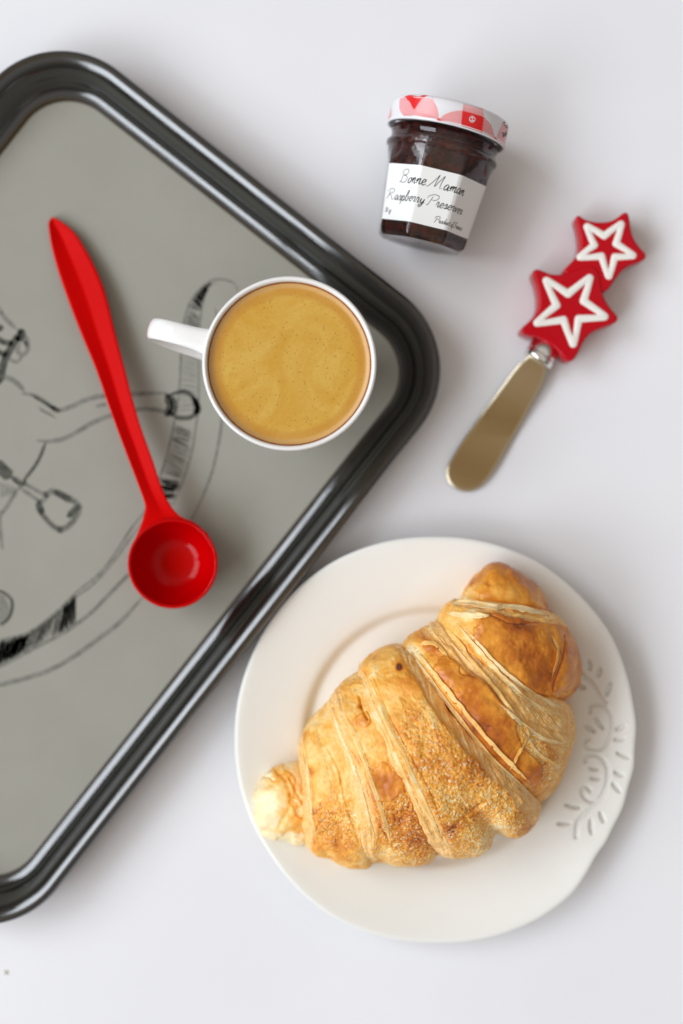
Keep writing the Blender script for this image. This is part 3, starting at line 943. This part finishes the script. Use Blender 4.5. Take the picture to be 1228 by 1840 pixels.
def layer(pts, w, lift, side, bake, seed):
    """side = +1: the free, lifted edge lies to the right of the walking direction"""
    c = catmull(pts, 10); n = len(c); t_ = np.gradient(c, axis=0); t_ /= np.linalg.norm(t_, axis=1)[:, None]
    nn_ = np.stack([-t_[:, 1], t_[:, 0]], -1) * side
    s_ = np.linspace(0, 1, n); env = np.clip(np.minimum(s_, 1 - s_) * 6, .05, 1)
    rag = 1 + .45 * vnoise(s_ * n / 5., seed * 3.1, .5) + .3 * vnoise(s_ * n / 1.7, seed * 1.3, 2.)
    K = 5; topg, botg = [], []
    for i in range(n):
        row, rb = [], []
        for k in range(K):
            f = k / (K - 1)
            q = c[i] + nn_[i] * (f - .4) * w * env[i] * (rag[i] if f > .5 else 1)
            X_, Y_, Z_ = on_crust(*q)
            row.append((X_, Y_, Z_))
        row = np.array(row)
        row[:, 2] = np.maximum(row[:, 2], row[:, 2].max() - 1.6)
        f = np.linspace(0, 1, K)
        row[:, 2] += .02 + env[i] * (lift * f ** 1.5 * (1 + .5 * vnoise(s_[i] * n / 4., seed, 1.)))
        topg.append(row); rb = row.copy(); rb[:, 2] -= .22 + .35 * (1 - f); botg.append(rb)
    G_ = np.concatenate([np.array(topg), np.array(botg)[:, ::-1]], 1)          # closed ring per station
    V_, F_ = rings_mesh(G_, True, True)
    nv = len(V_)
    sp = np.linalg.norm(np.diff(c, axis=0), axis=1).sum() / 7.9
    uv_ = np.stack([np.tile(np.linspace(0, w / 7.9, 2 * K), n), np.repeat(s_ * sp, 2 * K)], -1) + seed * 7.7
    edge_ = np.tile(np.r_[f, f[::-1]], n)
    return mesh_obj("pastry_layer", V_, F_, m_crust, cro, uv=uv_, attrs={'bake': bake + .30 * (edge_ > .8) * (.6 + .4 * fbm(np.arange(nv) / 40., seed, 0.)), 'strip': np.full(nv, .55), 'grain': np.zeros(nv), 'skin': np.zeros(nv)})


LAY = [([(388, 420), (425, 515), (485, 640), (535, 760), (600, 905)], 14, .5, 1, .22), ([(408, 425), (452, 530), (512, 650), (570, 780), (632, 925)], 15, .6, 1, .25),
       ([(430, 470), (470, 560), (525, 660)], 10, .5, 1, .35),
       ([(540, 350), (615, 450), (695, 545), (785, 650), (880, 748)], 14, .6, -1, .3), ([(522, 352), (595, 455), (672, 556), (755, 660), (855, 760), (890, 800)], 13, .5, -1, .22),
       ([(640, 300), (700, 385), (760, 455), (830, 545)], 13, .7, -1, .35), ([(665, 285), (730, 370), (810, 455), (900, 525), (970, 555)], 14, .6, -1, .2), ([(690, 300), (760, 385), (850, 465), (930, 515), (990, 545)], 12, .5, -1, .15),
       ([(780, 505), (850, 570), (920, 620), (985, 640)], 13, .5, -1, .2), ([(850, 590), (900, 660), (960, 700)], 11, .5, -1, .25),
       ([(650, 238), (700, 228), (780, 238), (860, 244), (940, 270)], 16, .7, 1, .15), ([(640, 262), (700, 265), (760, 262)], 16, .8, -1, .1), ([(800, 262), (870, 270), (945, 290)], 10, .5, -1, .35),
       ([(303, 520), (340, 620), (382, 720), (412, 830), (440, 940)], 13, .5, 1, .18), ([(328, 505), (372, 605), (415, 705), (455, 820), (480, 930)], 13, .5, 1, .28), ([(360, 560), (395, 640), (425, 720)], 10, .5, 1, .3),
       ([(222, 640), (240, 740), (250, 850), (264, 925)], 11, .5, 1, .2), ([(262, 600), (290, 700), (310, 790)], 9, .4, 1, .3),
       ([(560, 350), (600, 345), (640, 380)], 12, .6, -1, .4), ([(840, 555), (862, 600), (835, 650), (812, 700)], 9, .5, -1, .5), ([(940, 320), (960, 370), (940, 440)], 8, .5, 1, .45)]
for i_, (p_, w_, l_, sd_, bk_) in enumerate(LAY):
    layer(p_, w_, l_, sd_, bk_, i_ + 1.0)

# ------------------------------------------------------------------ spreader knife
knife = thing("spreader_knife", (*P(960, 640, 0)[:2], 0), "small butter spreader with red double star handle and steel blade", "knife")
ZS = 13.0


def star_part(pts, ztop, zbot, px=True):
    q = PP(pts, ztop)[:, :2] if px else np.asarray(pts)
    q = chaikin(q, 3)
    q = resample(q, 160, True)
    q9 = offset_poly(q, -.9); cm = q9.mean(0)
    lay = [(.05, ztop), (.45, ztop), (.8, ztop), (-.9, ztop), (-.5, ztop - .12), (-.18, ztop - .5), (0, ztop - 1.3), (0, zbot + 1.5), (-.3, zbot + .5), (-.9, zbot)]
    R = []
    for o_, z in lay:
        qq = cm + (q9 - cm) * o_ if o_ > 0 else offset_poly(q, o_)
        R.append(np.column_stack([qq, np.full(len(q), z)]))
    return rings_mesh(np.array(R), True, True)


def miter(p, o):
    """exact mitred offset of a coarse closed polygon"""
    sg = 1 if np.sum(p[:, 0] * np.roll(p[:, 1], -1) - np.roll(p[:, 0], -1) * p[:, 1]) > 0 else -1
    e1 = p - np.roll(p, 1, 0); e2 = np.roll(p, -1, 0) - p
    e1 /= np.linalg.norm(e1, axis=1)[:, None]; e2 /= np.linalg.norm(e2, axis=1)[:, None]
    n1 = np.stack([e1[:, 1], -e1[:, 0]], -1) * sg; n2 = np.stack([e2[:, 1], -e2[:, 0]], -1) * sg
    m = n1 + n2; m /= np.linalg.norm(m, axis=1)[:, None]
    return p + m * (o / np.clip(np.sum(m * n1, 1), 1.0 if o > 0 else .5, 1))[:, None]


def star_line(parent, pts, ztop, w):
    c = PP(pts, ztop)[::2, :2]
    c = c.mean(0) + (c - c.mean(0)) * .93
    sg = 1 if np.sum(c[:, 0] * np.roll(c[:, 1], -1) - np.roll(c[:, 0], -1) * c[:, 1]) > 0 else -1

    def off(o_):
        out = []
        for i in range(len(c)):
            p, a_, b_ = c[i], c[i - 1], c[(i + 1) % len(c)]
            e1 = (p - a_) / np.linalg.norm(p - a_); e2 = (b_ - p) / np.linalg.norm(b_ - p)
            n1 = np.array([e1[1], -e1[0]]) * sg; n2 = np.array([e2[1], -e2[0]]) * sg
            m = (n1 + n2) / np.linalg.norm(n1 + n2)
            convex = (e1[0] * e2[1] - e1[1] * e2[0]) * sg > 0
            if convex == (o_ > 0):      # outer side of a corner: round it
                g = o_ * .42
                out += [p + n1 * o_ - e1 * g * np.sign(o_) * 0, p + (n1 * .75 + m * .45) / np.linalg.norm(n1 * .75 + m * .45) * o_, p + m * o_ * 1.02, p + (n2 * .75 + m * .45) / np.linalg.norm(n2 * .75 + m * .45) * o_, p + n2 * o_]
            else:
                q = p + m * o_ / max(m @ n1, .5)
                out += [q - e1 * .9, q - e1 * .35, q, q + e2 * .35, q + e2 * .9]
        return chaikin(np.array(out), 2)
    R = []
    for o_, z in ((w / 2, -.2), (w / 2, .08), (w / 2 - .2, .22), (-w / 2 + .2, .22), (-w / 2, .08), (-w / 2, -.2)):
        qq = off(o_)
        R.append(np.column_stack([qq, np.full(len(qq), ztop + z)]))
    V, F = rings_mesh(np.array(R))
    return mesh_obj("star_outline", V, F, m_white_paint, parent, sharp=50)


U_out = [(1040, 384), (1048, 391), (1062, 397), (1088, 399), (1108, 393), (1124, 378), (1132, 384), (1134, 404), (1138, 424), (1150, 443), (1164, 456), (1160, 467), (1140, 473), (1122, 482), (1108, 500), (1092, 524), (1078, 524), (1066, 508), (1045, 500), (1016, 494), (1013, 484), (1028, 470), (1041, 455), (1044, 436), (1040, 410), (1034, 392)]
L_out = [(962, 482), (974, 484), (992, 493), (1016, 492), (1040, 482), (1062, 474), (1078, 484), (1082, 508), (1086, 534), (1098, 553), (1113, 568), (1110, 579), (1090, 586), (1066, 595), (1050, 612), (1040, 636), (1028, 651), (1014, 645), (1000, 626), (975, 608), (938, 600), (936, 590), (952, 577), (966, 562), (970, 540), (966, 512), (957, 490)]
V, F = star_part(U_out, ZS - .4, 2.2); s1 = mesh_obj("handle_star", V, F, m_red_resin, knife, sharp=40)
V, F = star_part(L_out, ZS, 1.2); s2 = mesh_obj("handle_star", V, F, m_red_resin, knife, sharp=40)
U_wh = [(1053, 404), (1070, 414), (1086, 422), (1101, 411), (1119, 399), (1115, 420), (1109, 437), (1124, 447), (1142, 460), (1122, 462), (1106.6, 462.6), (1102, 480), (1095, 500), (1088, 480), (1081, 461), (1062, 463), (1039, 463), (1053, 451), (1067, 440), (1060, 422)]
L_wh = [(979, 500), (1000, 513), (1021, 526), (1040, 512), (1063, 495), (1057, 518), (1051, 539.5), (1070, 554), (1092, 570), (1066, 573), (1041.6, 574), (1038, 600), (1031, 623), (1021, 600), (1012.5, 576), (988, 579), (961, 582), (980, 565), (999, 548), (989, 524)]
star_line(s1, U_wh, ZS - .4, 2.7); star_line(s2, L_wh, ZS, 2.9)
# neck between stars and red collar
d_ax = (P(1000, 600, 6)[:2] - P(960, 660, 6)[:2]); d_ax /= np.linalg.norm(d_ax); n_ax = np.array([-d_ax[1], d_ax[0]])


def rod(p0, segs, z0, sq=1.0):
    """round rod along d_ax: segs (distance mm, radius, dz)"""
    R = []
    for s_, r_k, dz in segs:
        a = np.linspace(0, 2 * math.pi, 32, endpoint=False)
        xy = p0[None, :] + d_ax * s_ + np.outer(np.cos(a) * r_k, n_ax)
        R.append(np.column_stack([xy, z0 + dz + np.sin(a) * r_k * sq]))
    return rings_mesh(np.array(R), True, True)


p0 = P(966.5, 645, 6)[:2]
V, F = rod(p0, [(-1.3, 5.2, 0), (-1.0, 5.9, 0), (-.4, 6.2, 0), (0, 6.2, 0), (.5, 6.1, 0), (1.2, 6.15, 0), (1.6, 5.8, 0), (2.1, 5.7, 0), (5.6, 6.1, 0), (5.8, 5.0, 0)], 6.6)
mesh_obj("ferrule", V, F, m_ferrule, knife)
V, F = rod(p0, [(5.3, 5.6, 0), (5.7, 6.3, 0), (8, 6.5, 0), (14, 6.2, 0), (18, 4, 0)], 6.8, .92)
mesh_obj("handle_collar", V, F, m_red_resin, knife)
BLD = [(950, 636), (944, 646), (930, 656), (893, 709), (848, 767), (811, 822), (801, 848), (809, 872), (834, 885.5), (862, 880), (886, 852), (917, 798), (947.6, 743), (978, 685), (979, 668), (986, 655), (984, 648)]
q = PP(chaikin(BLD, 2), 3)[:, :2]; q = resample(q, 140, True)
hgt_b = lambda xy: np.interp((xy - p0) @ d_ax, [-75, -60, -30, -10, 2], [.7, .9, 2.2, 4.6, 6.0]) + .75 * np.sin(((xy - p0) @ d_ax + 6) / 9.5)
R = []
for o_, dz in ((-3.0, .5), (-1.2, .5), (-.25, .46), (0, .25), (0, 0), (-.3, -.15)):
    qq = offset_poly(q, o_) if o_ > -2 else q.mean(0) + (q - q.mean(0)) * np.array([.75])
    R.append(np.column_stack([qq, np.maximum(hgt_b(qq) + dz, .08)]))
R = np.array(R)
if np.sum(q[:, 0] * np.roll(q[:, 1], -1) - np.roll(q[:, 0], -1) * q[:, 1]) > 0: R = R[:, ::-1]
# top as a strip grid across the blade for clean shading
V, F = rings_mesh(R, False, False)
N_ = R.shape[1]
top0 = 0
for k in range(N_ // 2 - 1):
    F.append((k, k + 1, N_ - 2 - k, N_ - 1 - k))
    m0 = (len(R) - 1) * N_
    F.append((m0 + k + 1, m0 + k, m0 + N_ - 1 - k, m0 + N_ - 2 - k))
mesh_obj("blade", V, F, m_steel, knife, sharp=40)

# ------------------------------------------------------------------ jam jar (lying on its side)
Jb, Jl = P(755, 441, 19.0), P(801, 245, 22.4)
ax = Jl - Jb; HJ = np.linalg.norm(ax); ax /= HJ
# local x: to the right in the picture; local y: towards the camera side
jx = np.cross(ax, [0, 0, 1.0]); jx /= np.linalg.norm(jx); jy = np.cross(jx, ax) * 1.0
if jy[2] < 0: jy = -jy
jar = thing("jam_jar", (*((Jb + Jl) / 2)[:2], 0), "small jar of dark jam lying on its side, with checked red lid", "jar")
JL = lambda x, y, h: Jb + np.multiply.outer(x, jx) + np.multiply.outer(y, jy) + np.multiply.outer(h, ax)
ROLL = math.radians(3)


def octo(theta, amt):
    """radius factor of a soft octagon; theta measured from jy"""
    t_ = (theta - ROLL + math.pi / 8) % (math.pi / 4) - math.pi / 8
    f = math.cos(math.pi / 8) / np.cos(t_) * 1.04
    f = np.minimum(f, 1.025)
    return 1 + (f - 1) * amt


def jar_rings(prof, n=192):
    th = np.linspace(0, 2 * math.pi, n, endpoint=False)
    R = []
    for r, h, am in prof:
        rr = r * octo(th, am)
        R.append(JL(rr * np.sin(th), rr * np.cos(th), np.full(n, h)))
    return np.array(R)


HS = HJ / 39.0
outer = [(0.01, 1.2, 0), (9, .9, 0), (13.2, .25, .3), (15.2, .3, .7), (16.5, 1.4, 1), (16.9, 3.2, 1), (17.3, 8, 1), (18.2, 16, 1), (19.0, 23, 1), (19.35, 26, .9), (19.7, 28.5, .45), (20.0, 30.5, 0),
         (20.2, 31.6, 0), (20.9, 32.2, 0), (21.1, 32.9, 0), (20.8, 33.7, 0), (20.0, 34.4, 0), (19.8, 36, 0), (20.3, 37.2, 0), (19.8, 38.5, 0), (19.6, 43, 0)]
inner = [(18.2, 43, 0), (18.2, 30, 0), (17.8, 27, .4), (17.4, 23, .8), (16.6, 16, 1), (15.7, 8, 1), (15.0, 4.2, 1), (13.2, 2.8, .7), (9, 2.6, 0), (.01, 2.7, 0)]
sc_ = lambda pr: [(r, h * HS, a_) for r, h, a_ in pr]
R = jar_rings(sc_(outer + inner))
V, F = rings_mesh(R)
mesh_obj("glass_body", V, F, m_glass, jar, sharp=28)
jamp = [(.01, 1.9, 0), (9, 1.8, 0), (13.6, 1.9, .7), (15.6, 3.2, 1), (16.0, 8, 1), (16.9, 16, 1), (17.7, 23, .8), (18.1, 27, .4), (18.5, 30, 0), (18.5, 38.5, 0), (17.7, 39.3, 0), (.01, 39.2, 0)]
V, F = rings_mesh(jar_rings(sc_(jamp)))
mesh_obj("jam", V, F, m_jam, jar)
# label
def surf(theta, h, off):
    r = np.interp(h, [3.2 * HS, 8 * HS, 16 * HS, 23 * HS, 26 * HS], [16.9, 17.3, 18.2, 19.0, 19.35]) * octo(theta, 1.0) + off
    return JL(r * np.sin(theta), r * np.cos(theta), np.asarray(h, float))


TH0, TH1, LH0, LH1 = math.radians(-66), math.radians(72), 5.2 * HS, 24.2 * HS
th = np.linspace(TH0, TH1, 120); hs = np.linspace(LH0, LH1, 10)
T_, H_ = np.meshgrid(th, hs, indexing='ij')
G1 = surf(T_.ravel(), H_.ravel(), .14).reshape(120, 10, 3)
G2_ = surf(T_.ravel(), H_.ravel(), .03).reshape(120, 10, 3)
V = np.vstack([G1.reshape(-1, 3), G2_.reshape(-1, 3)])
F = np.vstack([grid_faces(120, 10, flip=False), grid_faces(120, 10, flip=True) + 1200])
lab = mesh_obj("paper_label", V, F, m_paper, jar)
# handwriting: single-stroke cursive glyphs, (strokes, advance); y: 0 baseline, 1 x-height, 2.2 capitals
GL = {
    'B': ([[(.3, 1.9), (.25, .9), (.1, .05), (-.1, .2)], [(-.2, 1.5), (.1, 2.1), (.8, 2.35), (1.3, 2.0), (1.1, 1.5), (.5, 1.25), (1.1, 1.15), (1.4, .7), (1.1, .1), (.5, 0), (.2, .3)]], 1.75),
    'M': ([[(-.5, .2), (-.2, 0), (.2, .5), (.8, 1.6), (1.1, 2.3), (1.0, 1.2), (1.0, .2), (1.5, 1.3), (2.0, 2.3), (1.9, 1.1), (2.0, .1), (2.4, .2)]], 2.6),
    'R': ([[(.35, 1.9), (.25, .9), (.05, 0)], [(-.3, 1.5), (.1, 2.1), (.8, 2.3), (1.25, 1.95), (1.0, 1.45), (.4, 1.15), (.9, .7), (1.3, .05), (1.7, .2)]], 1.8),
    'P': ([[(.35, 2.0), (.25, 1.0), (.05, .0), (-.2, .15)], [(-.5, 1.3), (-.3, 1.9), (.5, 2.35), (1.3, 2.2), (1.4, 1.6), (.9, 1.15), (.4, 1.2)]], 1.5),
    'F': ([[(.5, 2.0), (.35, 1.0), (.1, .1), (-.3, .1)], [(-.2, 1.9), (.4, 2.15), (1.2, 2.2)], [(.0, 1.1), (.8, 1.2)]], 1.15),
    'a': ([[(.75, .85), (.4, 1.0), (.1, .6), (.15, .1), (.5, .15), (.75, .85), (.72, .2), (.85, .02), (1.05, .25)]], 1.0),
    'b': ([[(0, .3), (.35, 1.3), (.4, 2.0), (.22, 2.1), (.12, 1.3), (.15, .2), (.45, 0), (.7, .45), (.55, .9), (.85, .85)]], .9),
    'c': ([[(.65, .8), (.4, 1.0), (.1, .6), (.2, .08), (.5, .05), (.8, .3)]], .75),
    'd': ([[(.7, .85), (.4, 1.0), (.1, .6), (.15, .1), (.5, .15), (.75, .9), (.85, 2.1), (.75, .3), (.85, .02), (1.05, .25)]], 1.0),
    'e': ([[(0, .35), (.5, .55), (.6, .9), (.35, 1.0), (.12, .6), (.2, .1), (.5, .03), (.8, .3)]], .75),
    'f': ([[(0, .3), (.4, 1.4), (.5, 2.1), (.3, 2.0), (.2, .8), (.1, -.7), (.3, -.6), (.35, .2), (.7, .3)]], .65),
    'g': ([[(.7, .85), (.4, 1.0), (.1, .6), (.2, .1), (.55, .2), (.75, .9), (.65, -.3), (.35, -.75), (.15, -.45), (.6, .0), (1.0, .3)]], .95),
    'i': ([[(0, .3), (.25, .95), (.22, .2), (.35, .02), (.55, .25)], [(.3, 1.4), (.36, 1.5)]], .5),
    'm': ([[(0, .4), (.2, .95), (.18, .05)], [(.18, .3), (.4, .9), (.55, .9), (.52, .05)], [(.52, .3), (.75, .9), (.92, .9), (.9, .2), (1.02, .02), (1.25, .25)]], 1.2),
    'n': ([[(0, .4), (.2, .95), (.18, .05)], [(.18, .3), (.42, .9), (.6, .9), (.58, .2), (.7, .02), (.95, .25)]], .9),
    'o': ([[(.45, 1.0), (.12, .7), (.15, .1), (.5, .05), (.7, .5), (.5, 1.0), (.6, .8), (.9, .85)]], .85),
    'p': ([[(0, .4), (.25, 1.0), (.15, .0), (.05, -.85)], [(.2, .4), (.45, .95), (.7, .8), (.65, .2), (.35, .02), (.6, .0), (.9, .25)]], .9),
    'r': ([[(0, .3), (.15, 1.05), (.4, .85), (.38, .2), (.5, .02), (.7, .25)]], .65),
    's': ([[(0, .3), (.35, 1.05), (.5, .4), (.35, .02), (.1, .12)], [(.4, .02), (.7, .25)]], .65),
    't': ([[(0, .3), (.28, 1.6), (.22, .2), (.35, .02), (.55, .25)], [(.02, 1.15), (.5, 1.2)]], .55),
    'u': ([[(0, .4), (.15, .95), (.15, .2), (.35, .02), (.6, .4), (.65, .95), (.63, .2), (.75, .02), (.95, .25)]], .9),
    'v': ([[(0, .5), (.15, .95), (.3, .05), (.45, .3), (.6, .95), (.8, .8)]], .8),
    'y': ([[(0, .4), (.15, .95), (.15, .3), (.35, .1), (.6, .5), (.68, .95), (.58, -.3), (.3, -.8), (.1, -.45), (.6, 0), (.9, .3)]], .9),
    '3': ([[(.1, 1.6), (.4, 1.8), (.65, 1.4), (.35, 1.0), (.7, .6), (.45, .05), (.1, .2)]], .9),
    '0': ([[(.4, 1.75), (.1, 1.2), (.15, .3), (.4, .02), (.7, .6), (.7, 1.3), (.4, 1.75)]], .95),
    ' ': ([], .6), '.': ([[(.1, .05), (.2, .1)]], .3)}
txt = Strips()
Rm = 18.3


def write(s, x0, h0, size, slant=.35, sx=1.0, w=.2, rise=0.0, fine=None):
    x = 0.0
    for ch in s:
        st, adv = GL[ch]
        for pth in st:
            pts = [((x0 + (x + p[0] + slant * p[1] * .6) * size * sx), h0 + p[1] * size + rise * (x + p[0]) * size) for p in pth]
            ww = fine if (fine and not ch.islower()) else w
            txt.add(np.array(pts), ww, lambda q: surf(np.array(q[0] / Rm), np.array(q[1]), .20), taper=True, n=5)
        x += adv
    return x * size * sx


write("Bonne Maman", -14.2, 18.0 * HS, 2.05, sx=1.02, w=.36, fine=.22)
write("Raspberry Preserves", -19.6, 12.0 * HS, 1.72, sx=1.22, w=.32, fine=.2)
write("30 g", -19.8, 7.6 * HS, .95, w=.2)
write("Product of France", 3.2, 7.0 * HS, .95, sx=1.03, w=.2)
mesh_obj("label_writing", txt.V, txt.F, m_label_ink, lab, smooth=False, closed=False)
# lid
lp = [(0.01, 47.2, 0), (16.0, 47.2, 0), (17.0, 47.5, 0), (20.6, 47.6, 0), (21.6, 47.2, 0), (22.15, 46.3, 0), (22.2, 44.5, 0), (22.2, 40.3, 0), (22.5, 39.6, 0), (22.4, 39.0, 0), (21.9, 38.8, 0), (21.4, 39.2, 0), (21.3, 44, 0), (.01, 45.5, 0)]
V, F = rings_mesh(jar_rings(sc_(lp)))
F = [f[::-1] for f in F]
lid = mesh_obj("lid", V, F, m_lid, jar)
CAM = np.array([0, 0, DCAM])


def lid_uv(px, py):
    """where the sight line through a photo pixel meets the lid's side: (angle, h)"""
    d = P(px, py, 0) - CAM; o = CAM - Jb
    dx, dy, dh = d @ jx, d @ jy, d @ ax; ox, oy, oh = o @ jx, o @ jy, o @ ax
    a_, b_, c_ = dx * dx + dy * dy, 2 * (ox * dx + oy * dy), ox * ox + oy * oy - 22.2 ** 2
    D = b_ * b_ - 4 * a_ * c_
    if D < 0: t_ = -b_ / (2 * a_)
    else: t_ = (-b_ - math.sqrt(D)) / (2 * a_)
    return math.atan2(ox + t_ * dx, oy + t_ * dy), oh + t_ * dh


kj = lambda pts: zpts(pts, 3.8375, 640, 140)


def lid_radius(h):
    return np.interp(h / HS, [39, 39.6, 40.3, 44.5, 46.3, 47.2, 47.6], [22.45, 22.5, 22.2, 22.2, 22.15, 21.6, 20.6])


def patch(name, loops, mat, off):
    import bmesh
    bm = bmesh.new(); uvl = bm.loops.layers.uv.new('UVMap')
    for pts in loops:
        uvp = [lid_uv(*p) for p in kj(pts)]
        uvp = np.array([(a_, min(max(h, 39.3 * HS), 47.4 * HS)) for a_, h in uvp])
        # fill by clipping a fine strip grid against the polygon
        a0, a1 = uvp[:, 0].min(), uvp[:, 0].max(); n = max(6, int((a1 - a0) / .03))
        xs = np.linspace(a0, a1, n + 1)
        def span(x):
            ys = []
            for (xa, ya), (xb, yb) in zip(uvp, np.roll(uvp, -1, 0)):
                if (xa - x) * (xb - x) <= 0 and abs(xb - xa) > 1e-9: ys.append(ya + (yb - ya) * (x - xa) / (xb - xa))
            return (min(ys), max(ys)) if len(ys) > 1 else None
        for i in range(n):
            s0, s1 = span(xs[i] + 1e-6 * (i == 0)), span(xs[i + 1] - 1e-6 * (i == n - 1))
            if s0 is None or s1 is None: continue
            for k in range(6):
                f0, f1 = k / 6, (k + 1) / 6
                cs = [(xs[i], s0[0] + (s0[1] - s0[0]) * f0), (xs[i + 1], s1[0] + (s1[1] - s1[0]) * f0), (xs[i + 1], s1[0] + (s1[1] - s1[0]) * f1), (xs[i], s0[0] + (s0[1] - s0[0]) * f1)]
                vs = []
                for a_, h in cs:
                    r = lid_radius(h) + off
                    vs.append(bm.verts.new((JL(np.array(r * math.sin(a_)), np.array(r * math.cos(a_)), np.array(h)) - np.array(lid['org'])) * MM))
                try:
                    f = bm.faces.new(vs)
                    for lp_, cc_ in zip(f.loops, cs): lp_[uvl].uv = (cc_[0] * 22.2, cc_[1])
                except ValueError: pass
    me = bpy.data.meshes.new(name); bm.to_mesh(me); bm.free(); me.materials.append(mat)
    o = bpy.data.objects.new(name, me); COL.objects.link(o); o.parent = lid
    return o


patch("lid_print", [[(330, 130), (370, 105), (440, 102), (520, 108), (560, 200), (575, 280), (480, 272), (400, 255), (350, 200)],
                    [(300, 150), (330, 120), (372, 170), (402, 245), (395, 262), (330, 262), (300, 215)],
                    [(575, 285), (610, 250), (670, 228), (730, 222), (880, 265), (930, 320), (962, 420), (850, 385), (720, 340), (600, 300)],
                    [(735, 160), (895, 215), (880, 280), (728, 232)],
                    [(1012, 300), (1060, 330), (1072, 380), (1065, 430), (1020, 500), (965, 440), (985, 370)],
                    [(222, 200), (240, 170), (245, 240), (235, 300), (222, 290)]], m_lid_hatch, .03)
patch("lid_print", [[(335, 125), (380, 103), (500, 106), (455, 140), (400, 225), (372, 165)],
                    [(735, 224), (882, 268), (862, 400), (718, 345)],
                    [(575, 275), (590, 300), (555, 290)], [(940, 425), (962, 405), (965, 440)]], m_lid_red, .06)
em = Strips()
ef = lambda q: (lambda uh: JL(np.array((lid_radius(uh[1]) + .1) * math.sin(uh[0])), np.array((lid_radius(uh[1]) + .1) * math.cos(uh[0])), np.array(uh[1])))(lid_uv(*q))
for p in ([(800, 256), (782, 282), (800, 306), (822, 284), (800, 256)], [(790, 270), (815, 272)], [(788, 293), (818, 293)], [(802, 262), (802, 300)]):
    em.add(kj(p), 1.3, ef, smooth=False) if len(p) == 2 else em.add(kj(p), 1.3, ef, n=3)
mesh_obj("lid_emblem", em.V, em.F, m_lid, lid, smooth=False, closed=False)
em = Strips()
for p in ([(1015, 310), (1032, 300)], [(1020, 325), (1045, 330)], [(1030, 345), (1050, 335)], [(1005, 375), (1030, 385)], [(1008, 392), (1030, 398), (1040, 380)], [(1012, 410), (1022, 380)], [(1035, 365), (1030, 405)]):
    em.add(kj(p), 2.0, ef, smooth=False)
mesh_obj("lid_lettering", em.V, em.F, m_label_ink, lid, smooth=False, closed=False)

# ------------------------------------------------------------------ stray crumb
rc_ = np.random.RandomState(5)
th_, ph_ = np.meshgrid(np.linspace(.15, math.pi - .15, 7), np.linspace(0, 2 * math.pi, 10, endpoint=False), indexing='ij')
rr_ = 1 + .3 * (rc_.rand(*th_.shape) - .5)
cpos = P(9, 1748, 0)
R = np.stack([cpos[0] + 1.1 * rr_ * np.sin(th_) * np.cos(ph_), cpos[1] + .7 * rr_ * np.sin(th_) * np.sin(ph_), .45 + .45 * rr_ * np.cos(th_)], -1)
V, F = rings_mesh(R, True, True)
m_crumb = material("pale_crumb", (.78, .74, .64), .7)
crumb = mesh_obj("crumb", V, F, m_crumb)
crumb['label'] = "tiny pale crumb on the tabletop below the tray's lower corner"; crumb['category'] = "crumb"

child_fix()
